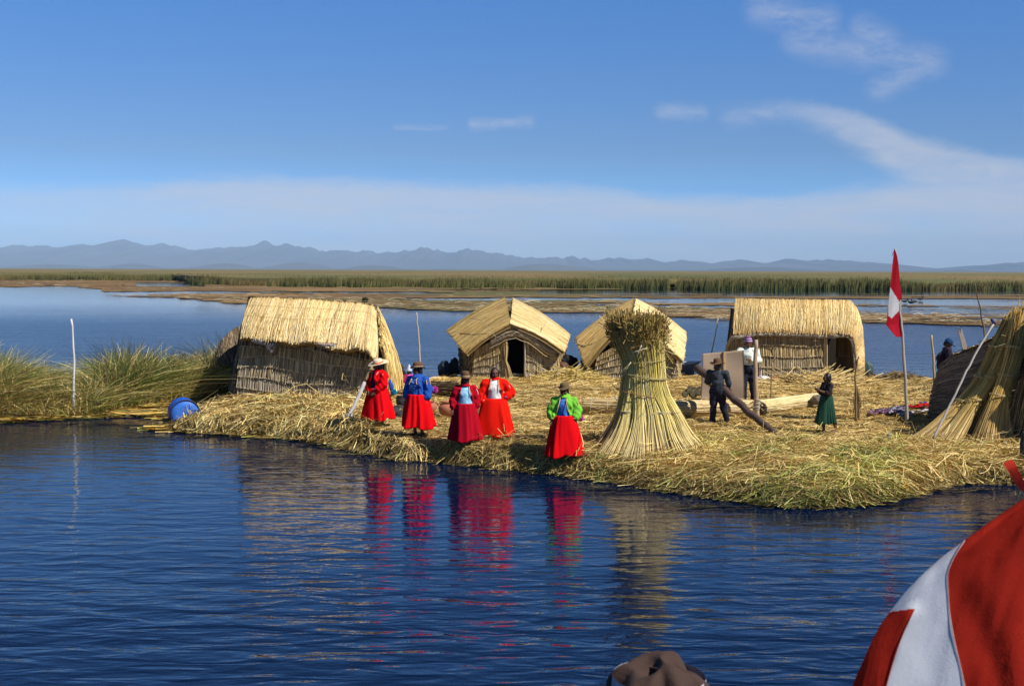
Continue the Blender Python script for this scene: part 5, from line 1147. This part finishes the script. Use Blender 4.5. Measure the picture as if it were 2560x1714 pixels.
# foreground flag flying from the boat, close to the lens
FR2 = cloth('boat_flag_red', (.62, .040, .018), transl=.38, bump=.0016, scale=60, var=.12); FW2 = cloth('boat_flag_white', (.76, .78, .82), transl=.30, bump=.0016, scale=60, var=.08)
rows = [(1205, 2610, 2680), (1245, 2560, 2680), (1290, 2494, 2680), (1340, 2424, 2680), (1390, 2356, 2680), (1440, 2300, 2680), (1480, 2262, 2680), (1526, 2226, 2680), (1560, 2202, 2680), (1600, 2180, 2680), (1650, 2158, 2680), (1700, 2136, 2680), (1760, 2112, 2680), (1840, 2090, 2680)]
white = [[(2440, 1310), (2412, 1350), (2385, 1392), (2370, 1430), (2370, 1470), (2374, 1530), (2386, 1600), (2400, 1660), (2412, 1716), (2430, 1860), (2190, 1860), (2216, 1716), (2232, 1660), (2252, 1600), (2274, 1550), (2288, 1521), (2262, 1523), (2228, 1528), (2190, 1545), (2200, 1480), (2300, 1380), (2400, 1300)]]
def dep(u, v, x, y):
    k = max(0.0, 1 - u / .16)
    d = 3.25 + .08 * u - .05 * v + .05 * k ** 2 + .020 * math.sin(9 * u - 3.2 * v + .5) + .004 * math.sin(21 * u + 2 * v) * (.3 + u) + .0016 * math.sin(37 * u - 6 * v) * u
    q_ = fbm((x + .35 * y) * .011, (y - .35 * x) * .0022, 12, 3) - .5; d += .030 * abs(q_) + .018 * (fbm(x * .006, y * .004, 5, 3) - .5)      # soft creases of hanging cloth
    e = (x - 2288) * .62 + (y - 1521) * .78                                      # the fold running down from the little white point
    g_ = math.exp(-(((x - 2288) * .95 + (y - 1521) * .30) / 26) ** 2) * 1 / (1 + math.exp(-(y - 1520) / 10))
    d -= .022 * g_; d += .012 * math.exp(-((x - 2450 - (y - 1560) * .35) / 40) ** 2) / (1 + math.exp(-(y - 1500) / 30))
    return d
def bot(u, v): return -max(0, u - .35) * 110 * max(0, v - .55) / .45 * 1.9
o = flag(rows, white, dep, 300, 240, FR2, FW2, 'boat_flag', '', finish=bot, thick=.003)
tag(o, 'large red and white flag billowing close up at the lower right corner', 'flag'); bf = o
for ln in ([(2412, 1350), (2385, 1392), (2370, 1430), (2370, 1470), (2374, 1530), (2386, 1600), (2400, 1660), (2412, 1716), (2420, 1780)], [(2216, 1716), (2232, 1660), (2252, 1600), (2274, 1550), (2288, 1521)]):
    L_ = []
    for x, y in cat(np.array([[(a, b, 0) for a, b in ln]], float), 70)[0][:, :2]:
        a = np.interp(y, [r[0] for r in rows], [r[1] for r in rows]); L_.append(at(x, y, dep((x - a) / (2680 - a), (y - 1205) / (1840 - 1205), x, y) - .0035))
    m = MB(); m.add(*tubes(np.array([L_]), np.full((1, 70), .0016), np.array([[.5, .5, .5]]), 5)); m.build('seam', cloth('flag_seam', (.50, .30, .28)), bf)
m = MB(); st = np.array([at(2519, 1152, 3.0), at(2528, 1170, 3.0), at(2541, 1192, 3.02), at(2555, 1212, 3.05), at(2580, 1235, 3.1)]); P = cat(st[None], 24)[0]
wv = np.stack([P + np.array([.011, 0, .004]) * (1 + .3 * np.sin(np.linspace(0, 5, 24)))[:, None], P - np.array([.011, .004, .004])], 1); wv2 = wv + np.array([0, .003, 0]); V = np.concatenate([wv.reshape(-1, 3), wv2.reshape(-1, 3)]); F = grid_faces(24, 2)
m.add(V, np.r_[F, F[:, ::-1] + 48]); solo(m, 'ribbon', FR2, 'red ribbon end fluttering just above the large flag', 'ribbon')

# blue barrel lying at the water's edge
t_ = thing('barrel', 'blue plastic barrel lying on its side at the water edge', 'barrel', tuple(gz(458, 1052, .0)))
yb_ = gz(458, 1055, .05)[1]; r_ = 37 * yb_ / 3000; c = at(464, 1036, yb_); PL = pmat('blue_plastic', (.008, .085, .50), rough=.35, var=.25, scale=6, spec=.5); PLD = pmat('scuffed_blue', (.03, .14, .52), rough=.55, var=.5, scale=4)
Rb = Euler((R_(90), 0, R_(22))).to_matrix()
def put(Vv): return np.array([tuple(Rb @ Vector(v) + Vector(c)) for v in Vv])
m = MB(); V, F = lathe([(r_ * .95, -.02), (r_, .0), (r_, .06), (r_ * .965, .08), (r_ * .965, .26), (r_ * 1.0, .29), (r_ * 1.0, .33), (r_ * .965, .36), (r_ * .965, .62), (r_, .66), (r_, .72), (r_ * .9, .78), (.01, .79)], 44); V = V * np.array([1, 1, -1]); m.add(put(V), F[:, ::-1]); par(m.build('shell', PL), t_)
m = MB(); V, F = lathe([(r_ * .96, .012), (r_ * .90, .000), (r_ * .88, -.018), (r_ * .5, -.010), (.005, -.010)], 44); m.add(put(V * np.array([1, 1, -1])), F); h_ = par(m.build('lid', PLD), t_)
m = MB(); V, F = lathe([(r_ * .99, -.03), (r_ * 1.03, -.012), (r_ * 1.03, .022), (r_ * .97, .03), (r_ * .93, .01), (r_ * .99, -.03)], 44); m.add(put(V * np.array([1, 1, -1])), F); par(m.build('rim_band', pmat('dark_band', (.05, .05, .07), rough=.4)), t_)
m = MB(); V, F = lathe([(.040, .0), (.042, .03), (.026, .034), (.02, .02), (.004, .02)], 20); V = V + np.array([r_ * .55, -r_ * .45, .006]); m.add(put(V), F); par(m.build('bung', pmat('grey_bung', (.35, .4, .5), rough=.5)), t_)
m = MB(); q = np.linspace(.1, 1.55, 20); L_ = np.stack([r_ * .80 * np.cos(q), -r_ * .80 * np.sin(q) * 1.0, .012 + 0 * q], 1); P = put(L_); m.add(*tubes(P[None], (.012 + .016 * rng.random(20))[None], np.array([[.62, .66, .72]]), 5)); par(m.build('paint_scuff', pmat('white_scuff', (.62, .66, .72), rough=.8)), t_)

# clay pots
CLAY = pmat('terracotta', (.34, .125, .072), rough=.75, var=.22, scale=5, bump=.003)
def pot(px, py, w_px, label, tilt=0, open_=True):
    g_ = on_island(px, py); R = w_px / 2 * g_[1] / 3000
    t_ = thing('clay_pot', label, 'pot', tuple(g_), 0, 1, 'clay pots'); 
    V, F = lathe([(.01, .0), (R * .50, .005), (R * .62, R * .12), (R * .88, R * .50), (R * 1.0, R * .85), (R * .95, R * 1.12), (R * .72, R * 1.36), (R * .56, R * 1.44)], 40)
    m = MB(); m.add(V, F); b = m.build('body', CLAY, t_); V, F = lathe([(R * .54, R * 1.42), (R * .60, R * 1.50), (R * .74, R * 1.62), (R * .76, R * 1.66), (R * .70, R * 1.66), (R * .54, R * 1.50), (R * .50, R * 1.38)], 40); m = MB(); m.add(V, F); m.build('rim', CLAY, t_)
    for k in (-1, 1):
        m = MB(); P = cat(np.array([[(R * .93 * k, 0, R * 1.12), (R * 1.12 * k, 0, R * 1.2), (R * 1.08 * k, 0, R * 1.38), (R * .70 * k, 0, R * 1.40)]]), 14); m.add(*tubes(P, np.full((1, 14), R * .07), np.array([[.5, .5, .5]]), 6)); m.build('handle', CLAY, t_)
    t_.rotation_euler = (0, tilt, .4); return t_
pot(1117, 1041, 46, 'larger round terracotta pot beside the maroon woman', .08); pot(1077, 1032, 36, 'smaller terracotta pot half hidden by the blue jacket woman', -.12)
# hearth of blackened stones and pans
SOOT = pmat('sooty_stone', (.035, .032, .032), rough=.8, var=.6, scale=7, bump=.02)
def rock(c, r, seed, mat, name, label=None, par_=None, sq=(1, 1, .75)):
    bm = bmesh.new(); bmesh.ops.create_icosphere(bm, subdivisions=3, radius=1)
    for v in bm.verts:
        k = 1 + .30 * (fbm(v.co.x * 1.5 + seed, v.co.y * 1.5 + v.co.z, seed, 3) - .5) * 2; v.co = Vector((v.co.x * r * sq[0], v.co.y * r * sq[1], v.co.z * r * sq[2])) * k
    o = from_bm(bm, name, mat, par_); o.location = tuple(c)
    if label: tag(o, label, 'stone' if 'stone' in name else 'bundle')
    return o
for k, (x, y, r, lb) in enumerate(((988, 1038, .17, 'dark sooty stone nearest the red skirt of the straw hat woman'), (1003, 1046, .15, 'rounded dark hearth stone in front of the sooty heap'), (998, 1028, .15, 'dark hearth stone at the back of the sooty heap'))):
    rock(on_island(x, y) + np.array([0, 0, r * .5]), r, k * 3.1, SOOT, 'hearth_stone', lb)['group'] = 'hearth stones'
t_ = thing('cooking_pot', 'soot blackened cooking pot on the hearth left of the blue jacket woman', 'pot', tuple(on_island(1006, 1026)))
V, F = lathe([(.01, .0), (.13, .01), (.17, .08), (.17, .2), (.15, .26), (.17, .28), (.155, .285), (.14, .25)], 30); m = MB(); m.add(V + np.array([0, 0, .12]), F); m.build('body', SOOT, t_)
for k in (-1, 1): m = MB(); P = cat(np.array([[(.16 * k, -.04, .34), (.23 * k, -.02, .36), (.23 * k, .02, .36), (.16 * k, .04, .34)]]), 10); m.add(*tubes(P, np.full((1, 10), .012), np.array([[.1, .1, .1]]), 6)); m.build('handle', SOOT, t_)
# rolled dark mat behind
t_ = thing('reed_roll', 'short dark bundle of cut reeds lying behind the two women', 'reed roll', tuple(gz(1110, 985)), group='reed rolls'); m = MB(); n = 420; r = np.sqrt(rng.random(n)); th = rng.random(n) * 6.28; c0, c1 = at(1078, 972, 36.2), at(1143, 972, 35.4)
off = np.stack([0 * r, r * np.cos(th) * .26, r * np.sin(th) * .19], 1); A = c0 + off + rng.standard_normal((n, 3)) * .03; Bq = c1 + off + rng.standard_normal((n, 3)) * .03
m.add(*tubes(np.stack([A, (A + Bq) / 2 + np.array([0, 0, .02]), Bq], 1), rng.uniform(.008, .014, n), pal(n, [(.10, .07, .04), (.18, .13, .08), (.30, .25, .18), (.06, .04, .03)]), 3)); par(m.build('reeds', REED), t_)
t_b = MB(); tie(t_b, (c0 + c1) / 2, .05, .28, 0, (.2, .15, .1), .012); 
# bags at the shore left of the gabled hut
def sack(px, py, Y, w_, h_, col, label, name='sack', seed=0, cat_='sack', dz=0):
    bm = bmesh.new(); bmesh.ops.create_icosphere(bm, subdivisions=4, radius=1); s_ = Y / 3000
    for v in bm.verts:
        c = v.co; k = 1 + .22 * (fbm(c.x * 1.6 + seed, c.y * 1.6 + c.z * 1.3, seed, 3) - .5) * 2 + .05 * math.sin(c.x * 9 + c.z * 5 + seed) + .04 * math.sin(c.z * 14 + c.y * 6); v.co = Vector((c.x * w_ / 2 * s_ * k, c.y * w_ / 2 * s_ * .8 * k, (abs(c.z) ** .8 * math.copysign(1, c.z)) * h_ / 2 * s_ * k))
    o = from_bm(bm, name, cloth('sack_%d' % int(seed * 10), col, rough=.6, var=.25, scale=5, bump=.02)); p = at(px, py, Y); o.location = (p[0], p[1], p[2] + dz); return tag(o, label, cat_)
sack(1112, 924, 43.0, 36, 46, (.008, .018, .035), 'dark blue covered heap at the far shore, left of the gabled hut', 'covered_heap', 1.3, 'heap')
sack(1136, 920, 43.4, 26, 50, (.010, .026, .034), 'dark teal sack leaning between the blue heap and the gabled hut', 'sack', 2.1)
sack(1418, 908, 43.6, 56, 40, (.010, .010, .014), 'black tarpaulin heap between the two gabled huts', 'tarpaulin_heap', 3.7, 'heap')
sack(1402, 918, 42.9, 40, 30, (.10, .045, .02), 'brown heap below the black tarpaulin, beside the gabled hut', 'brown_heap', 4.4, 'heap')
sack(2168, 926, 42.8, 30, 48, (.055, .095, .10), 'teal sack slumped against the right end of the long hut', 'sack', 5.2)
sack(2178, 938, 42.4, 22, 24, (.02, .03, .04), 'small dark bag in front of the teal sack', 'bag', 6.3, 'bag')
sack(1909, 949, 40.5, 32, 20, (.70, .70, .72), 'white sack lying before the long hut', 'sack', 7.7)
sack(1941, 950, 40.3, 26, 17, (.55, .035, .02), 'red cloth bundle lying beside the white sack', 'cloth_bundle', 8.8, 'bundle')
# reed rolls lying on the ground
def roll(p0, p1, r0, r1, label, n=420, cols=STRAW, wraps=9, mat_end=None, flat=.8):
    p0, p1 = np.array(p0), np.array(p1); t_ = thing('reed_roll', label, 'reed roll', tuple((p0 + p1) / 2 - np.array([0, 0, r0])), group='reed rolls'); d = unit(p1 - p0); s_ = unit(np.cross(d, [0, 0, 1.])); u = np.cross(s_, d)
    r = np.sqrt(rng.random(n)); r = np.where(rng.random(n) < .6, .85 + .15 * r, r); th = rng.random(n) * 6.28; k = 10; t = np.linspace(0, 1, k); rad = (r0 + (r1 - r0) * t) * (1 - .12 * np.exp(-((t - .5) / .5) ** 2) * 0)
    e = rng.normal(0, .035, (n, 2)); tt = (0 + e[:, :1]) + (1 + e[:, 1:] - e[:, :1]) * t[None]
    Q = p0 + tt[..., None] * (p1 - p0) + (r * np.cos(th))[:, None, None] * rad[None, :, None] * s_ + flat * (r * np.sin(th))[:, None, None] * rad[None, :, None] * u + .006 * rng.standard_normal((n, k, 3))
    m = MB(); m.add(*tubes(Q, rng.uniform(.009, .017, n), pal(n, cols), 3)); par(m.build('reeds', REED), t_)
    for q in np.linspace(.06, .94, wraps):
        a = np.linspace(0, 6.28, 26); c = p0 + (p1 - p0) * q; R = (r0 + (r1 - r0) * q) * 1.03; L_ = c + R * np.cos(a)[:, None] * s_ + R * flat * np.sin(a)[:, None] * u + d * .02 * np.sin(a + q * 9)[:, None]; m = MB(); m.add(*tubes(L_[None], np.full((1, 26), .009), np.array([[.50, .42, .26]]), 4)); par(m.build('tie_cord', REED), t_)
    return t_
PALE = [(.50, .37, .18), (.58, .44, .23), (.42, .30, .13)]
roll(at(1470, 1016, 31.6), at(1660, 1018, 31.0), .27, .27, 'thick tied reed roll lying left of the tall sheaf', 560, PALE, 5)
roll(at(1630, 1022, 30.0), at(1880, 1020, 31.6), .25, .27, 'long tied reed roll lying behind the man with the log', 560, PALE, 10)
roll(at(1895, 1020, 31.4), at(2035, 1002, 33.6), .24, .27, 'pale smooth reed roll pointing at the girl', 560, [(.62, .49, .24), (.68, .55, .30), (.55, .42, .2)], 2)
sack(2046, 1000, 32.8, 38, 26, (.16, .12, .085), 'brown cloth covering the right end of the pale reed roll', 'cloth_cover', 9.6, 'cloth')
# mat thrown over the first roll
m = MB(); P, N = patch([at(1490, 1005, 32.2), at(1600, 980, 33.6), at(1650, 975, 34.2)], [at(1478, 1007, 31.5), at(1570, 1008, 31.3), at(1660, 1008, 31.0)], 14, 10, .05); thatch(m, P, N, 260, .013, cols=[(.62, .50, .28), (.55, .43, .22)], w=None, thk=.04, drift=.05); solo(m, 'reed_mat', REED, 'pale reed mat spread behind the roll left of the tall sheaf', 'mat')
# cardboard sheet held by the man in white
t_ = thing('cardboard_sheet', 'large brown cardboard sheet held upright by the white jersey man', 'cardboard', tuple(gz(1800, 996)))
YC_ = 33.4; CB = pmat('cardboard', (.32, .235, .165), rough=.85, var=.10, scale=1.5, bump=.004)
cor = [at(1752, 996, YC_), at(1862, 998, YC_ - .1), at(1859, 875, YC_ + .05), at(1756, 884, YC_ + .1)]; nu_, nv_ = 26, 26; Pc = np.zeros((nu_, nv_, 3))
for i in range(nu_):
    for j in range(nv_):
        a, b = i / (nu_ - 1), j / (nv_ - 1); p = (cor[0] * (1 - a) + cor[1] * a) * (1 - b) + (cor[3] * (1 - a) + cor[2] * a) * b; p = p + np.array([0, .035 * math.sin(a * 3.1) + .02 * math.sin(b * 7 + a * 3) - .03 * math.exp(-((a - .52) / .02) ** 2), 0]); Pc[i, j] = p
m = MB(); slab(m, Pc, .012, np.broadcast_to(np.array([0, 1., 0]), Pc.shape), (.5, .5, .5)); par(m.build('panel', CB), t_)
m = MB(); L_ = np.stack([Pc[i, int(17 + .4 * math.sin(i))] + np.array([0, -.006, 0]) for i in range(nu_)]); m.add(*tubes(L_[None], np.full((1, nu_), .007), np.array([[.2, .15, .1]]), 4)); par(m.build('crease', pmat('crease', (.20, .145, .10), rough=.9)), t_)
m = MB(); L_ = np.stack([Pc[13, j] + np.array([0, -.004, 0]) for j in range(12, nv_)]); m.add(*tubes(L_[None], np.full((1, len(L_)), .035), np.array([[.36, .25, .13]]), 6)); o_ = m.build('packing_tape', pmat('packing_tape', (.36, .235, .10), rough=.4)); o_.data.transform(Matrix.Translation((0, 0, 0))); par(o_, t_)
# log carried by the man
m = MB(); pole(m, [at(1740, 919, 30.6), at(1778, 944, 30.2), at(1830, 992, 29.4), at(1885, 1040, 28.4), at(1960, 1100, 27.2)], .105, .075, (.085, .055, .045), k=22, sides=14, crook=.012); solo(m, 'log', pmat('dark_bark', attr=True, rough=.85, var=.5, scale=6, bump=.012), 'long dark log held slanting by the man in the brown hat', 'log')
# boat beyond the huts
t_ = thing('boat', 'small grey boat with white gunwale moored behind the gabled hut', 'boat', tuple(at(1720, 950, 45.5)))
YB_ = 45.5; m = MB(); k = 20; S1 = []
for i in range(k):
    a = i / (k - 1); x = 1640 + 110 * a; tp = 914 - 9 * a ** 1.6; bt = 944 - 4 * a; w_ = .62 * (1 - a ** 3) + .02; Lx = at(x, tp, YB_); Lb = at(x - 14 * a ** 2, bt, YB_)
    S1.append([(Lx[0], YB_ - w_, Lx[2]), (Lb[0], YB_ - w_ * .62, (Lx[2] + Lb[2]) / 2), (Lb[0], YB_ - w_ * .3, Lb[2] - .1), (Lb[0], YB_ + w_ * .3, Lb[2] - .1), (Lb[0], YB_ + w_ * .62, (Lx[2] + Lb[2]) / 2), (Lx[0], YB_ + w_, Lx[2])])
P = np.array(S1); slab(m, P[:, ::-1], .03, np.broadcast_to(np.array([0, 0, -1.]), P.shape), (.3, .3, .3)); par(m.build('hull', pmat('boat_paint', (.52, .45, .40), rough=.6, var=.2, scale=3)), t_)
m = MB()
for j in (0, 5): m.add(*tubes((P[:, j] + np.array([0, 0, .02]))[None], np.full((1, k), .035), np.array([[.7, .7, .7]]), 6))
par(m.build('gunwale', pmat('white_paint', (.72, .74, .78), rough=.5)), t_)
# reed heaps
def heap(px, py, Y, sx, sy, sz, n, lens, label, cols=STRAW, th0=0, spread=1.0, wd=(.007, .015)):
    c = np.array(gz(px, py)) if Y is None else np.array([at(px, py, Y)[0], Y, .42]); m = MB()
    q = rng.standard_normal((n, 2)).clip(-2, 2) * .5; z = sz * np.exp(-(q ** 2).sum(1) * 1.6) * rng.random(n); th = rng.normal(th0, spread, n); ln = rng.uniform(*lens, n); tl = rng.normal(.05, .25, n)
    b = c + np.stack([q[:, 0] * sx, q[:, 1] * sy, z + .02], 1); d = np.stack([np.cos(th) * np.cos(tl), np.sin(th) * np.cos(tl), np.sin(tl)], 1) * ln[:, None]; Q = np.stack([b - d * .5, b + np.array([0, 0, .03]), b + d * .5], 1); Q[..., 2] = np.maximum(Q[..., 2], c[2])
    m.add(*tubes(Q, rng.uniform(*wd, n), pal(n, cols), 3)); return solo(m, 'reed_heap', REED, label, 'reed heap', 'heaps of cut reeds')
heap(1425, 937, 41.6, 1.1, .5, .34, 520, (.4, 1.3), 'loose heap of yellow cut reeds between the two gabled huts', [(.60, .44, .12), (.66, .52, .2), (.48, .34, .1)], .5, .5)
heap(2040, 955, 40.0, 1.4, .5, .26, 620, (.8, 2.2), 'low heap of long reeds lying in front of the long hut doorway', STRAW, .25, .22)
heap(2118, 948, 40.8, .7, .4, .25, 300, (.3, .8), 'small heap of reeds beside the right end of the long hut', STRAW, 0, 1)
heap(2240, 948, 42.0, .8, .3, .2, 260, (.3, .9), 'dark low heap of reeds at the far shore beyond the flagpole', [(.2, .14, .06), (.3, .22, .1), (.14, .09, .04)], 0, .8)
# cut logs near the cardboard
for k, (x, y, r, l, lb) in enumerate(((1733, 984, .13, .5, 'thick cut log with its end facing the shore, left of the cardboard'), (1712, 986, .085, .5, 'thinner cut log at the left of the log pile'), (1722, 978, .08, .6, 'cut log lying on top of the log pile'), (1748, 980, .10, .5, 'dark cut log next to the cardboard edge'))):
    t_ = thing('cut_log', lb, 'log', tuple(gz(x, y + 6)), group='cut logs'); c = at(x, y, 34.2); m = MB(); pole(m, [c, c + np.array([.12, l, .02])], r, r * .95, (.06, .04, .025), k=5, sides=16, crook=.005); par(m.build('bark', WOODG), t_); V, F = lathe([(.002, .0), (r * .6, .002), (r * .93, .0), (r * .93, .012)], 20); V = V[:, [0, 2, 1]] * np.array([1, 1, 1]) + c + np.array([0, -.012, 0]); m = MB(); m.add(V, F); par(m.build('cut_end', pmat('cut_wood', (.13, .115, .05), rough=.8, var=.3, scale=12)), t_)
# textiles on the ground by the flagpole
def blanket(pl, Y0_, col, label, name='textile', seed=1, stripes=None):
    xs_ = [p[0] for p in pl]; ys_ = [p[1] for p in pl]; bm = bmesh.new(); n_ = 26; G = []
    for i in range(n_):
        row = []
        for j in range(12):
            a, b = i / (n_ - 1), j / 11; p = np.array(pl[0]) * (1 - a) * (1 - b) + np.array(pl[1]) * a * (1 - b) + np.array(pl[2]) * a * b + np.array(pl[3]) * (1 - a) * b; g_ = gz(p[0], p[1], .47); row.append(bm.verts.new((g_[0], g_[1], g_[2] + .16 * fbm(a * 5 + seed, b * 3, seed, 3))))
        G.append(row)
    for i in range(n_ - 1):
        for j in range(11):
            f = bm.faces.new((G[i][j], G[i + 1][j], G[i + 1][j + 1], G[i][j + 1])); f.material_index = (int(j * 1.3 + i * .15) % 3) if stripes else 0
    bmesh.ops.solidify(bm, geom=bm.faces[:], thickness=.03); o = from_bm(bm, name, cloth('%s_%d' % (name, seed), col))
    for k, c in enumerate(stripes or []): o.data.materials.append(cloth('%s_%d_%d' % (name, seed, k), c))
    return tag(o, label, 'textile', 'textiles laid out for sale')
blanket([(2168, 1041), (2225, 1038), (2230, 1026), (2182, 1028)], 31, (.06, .03, .10), 'purple striped woven textile, leftmost beside the flagpole', seed=2, stripes=[(.30, .03, .12), (.32, .28, .36)])
blanket([(2220, 1042), (2270, 1038), (2268, 1021), (2226, 1026)], 31, (.32, .30, .36), 'grey patterned textile in front of the flagpole', seed=3, stripes=[(.10, .06, .16), (.5, .46, .5)])
blanket([(2270, 1026), (2330, 1026), (2332, 1017), (2274, 1018)], 31, (.62, .014, .014), 'bright red folded cloth right of the flagpole', seed=4)
blanket([(2296, 1016), (2318, 1018), (2318, 1011), (2300, 1010)], 31, (.10, .10, .36), 'small blue cloth on top of the red one', seed=5)
blanket([(2240, 1044), (2325, 1034), (2328, 1028), (2268, 1034)], 31, (.70, .66, .68), 'white cloth strip laid before the red cloth', seed=6)
# long oar propped by the leaning sheaf, blue blade at its tip
t_ = thing('oar', 'long grey pole with a blue tip propped against the leaning sheaf', 'pole', tuple(gz(2334, 1100))); m = MB(); pole(m, [at(2332, 1098, 25.4), at(2395, 970, 25.6), at(2440, 880, 25.8), at(2484, 810, 26.0)], .026, .022, (.42, .38, .34), k=22, sides=8, crook=.006); par(m.build('shaft', WOODG), t_)
m = MB(); pole(m, [at(2487, 809, 26.0), at(2478, 797, 26.0)], .045, .03, (.03, .04, .16), k=6, sides=10, crook=0); par(m.build('blue_tip', pmat('blue_tip', (.03, .04, .16), rough=.5)), t_)
# upright plank with a notched end
m = MB(); c = [(2412, 893), (2425, 888), (2404, 819), (2402, 826), (2401, 833), (2395, 822)]; bm = bmesh.new(); vs = [bm.verts.new(at(x, y, 32.6)) for x, y in c]; bm.faces.new(vs); r = bmesh.ops.extrude_face_region(bm, geom=bm.faces[:]); bmesh.ops.translate(bm, verts=[v for v in r['geom'] if isinstance(v, bmesh.types.BMVert)], vec=(0, .06, 0)); bmesh.ops.recalc_face_normals(bm, faces=bm.faces[:])
o = from_bm(bm, 'plank', pmat('grey_plank', (.36, .31, .27), rough=.8, var=.2, scale=6), smooth=False); tag(o, 'grey plank with a notched top sticking up behind the dark hut', 'plank')
# rope along the reeds, flat stick, dark post at the frame's edge
m = MB(); Q = [on_island(x, y) + np.array([0, 0, z]) for x, y, z in ((2226, 1104, .06), (2250, 1102, .09), (2275, 1110, .1), (2330, 1119, .08), (2400, 1125, .10), (2450, 1122, .14), (2498, 1112, .22), (2520, 1130, .12), (2560, 1160, .08))]; m.add(*tubes(cat(np.array([Q]), 60), np.full((1, 60), .020), np.array([[.24, .22, .18]]), 6)); solo(m, 'rope', REED, 'grey rope trailing along the foot of the leaning sheaf', 'rope')
sack(2224, 1098, on_island(2224, 1100)[1], 16, 34, (.13, .17, .17), 'grey green rag knotted on the rope end', 'rag', 11.1, 'rag')
bare_pole([on_island(1800, 1118) + np.array([0, 0, .08]), on_island(1880, 1121) + np.array([0, 0, .10]), on_island(1965, 1128) + np.array([0, 0, .07])], .035, .026, (.40, .30, .19), 'flat stick lying on the reeds below the log', 'stick', 'stick')
bare_pole([at(2556, 1172, 24.0), at(2558, 1120, 24.0), at(2562, 1080, 24.0)], .075, .065, (.035, .035, .045), 'dark mooring post at the right frame edge', 'post', 'post', k=8)
bare_pole([at(1385, 940, 41), at(1400, 926, 41), at(1415, 920, 41)], .025, .02, (.55, .42, .2), 'pale cut stalk leaning beside the gabled hut heap', 'stalk', 'stalk', k=6)
# small bushes and birds on the mudflat
for px, py, hp, lb in ((912, 757, 16, 'small dark bush on the mudflat behind the long hut roof'), (862, 757, 9, 'little olive tuft on the mudflat left of the dark bush')):
    b = gz(px, py, .05); m = MB(); n = 160; hh = hp * b[1] / 3000; th = rng.random(n) * 6.28; r = rng.random(n) * hh * .35; P0 = np.stack([b[0] + r * np.cos(th), b[1] + r * np.sin(th), 0 * r], 1); e = P0 + np.stack([np.cos(th) * r * .6, np.sin(th) * r * .6, hh * rng.uniform(.5, 1, n)], 1)
    m.add(*tubes(np.stack([P0, (P0 + e) / 2, e], 1), np.full((n, 3), .06) * np.array([1, .9, .3]), pal(n, [(.035, .045, .015), (.06, .06, .02)]), 3)); solo(m, 'bush', BLADE, lb, 'bush', 'bushes on the mudflat')
BIRD = pmat('dark_feathers', (.03, .025, .022), rough=.7, var=.3)
for k, (px, py) in enumerate(((2262, 757), (2285, 758), (2301, 751), (2278, 760))):
    b = gz(px, py, .06); bm = bmesh.new(); s_ = 1.9; ell(bm, (0, 0, .12 * s_), (.20 * s_, .09 * s_, .09 * s_)); caps(bm, (.14 * s_, 0, .15 * s_), .05 * s_, (.19 * s_, 0, .28 * s_), .035 * s_); ell(bm, (.21 * s_, 0, .30 * s_), (.055 * s_, .04 * s_, .04 * s_)); caps(bm, (.25 * s_, 0, .295 * s_), .016 * s_, (.31 * s_, 0, .285 * s_), .008 * s_); caps(bm, (-.17 * s_, 0, .13 * s_), .04 * s_, (-.28 * s_, 0, .17 * s_), .012 * s_)
    t_ = bpy.data.objects.new('tmp_anchor', None); o = fuse(bm, 'duck', BIRD, None, .035, 1); o.parent = None; bpy.data.objects.remove(t_); o.location = tuple(b); o.rotation_euler = (0, 0, (.2, 3.0, .1, 2.8)[k]); tag(o, 'dark water bird resting on the mudflat right of the flag', 'bird', 'water birds on the mudflat')
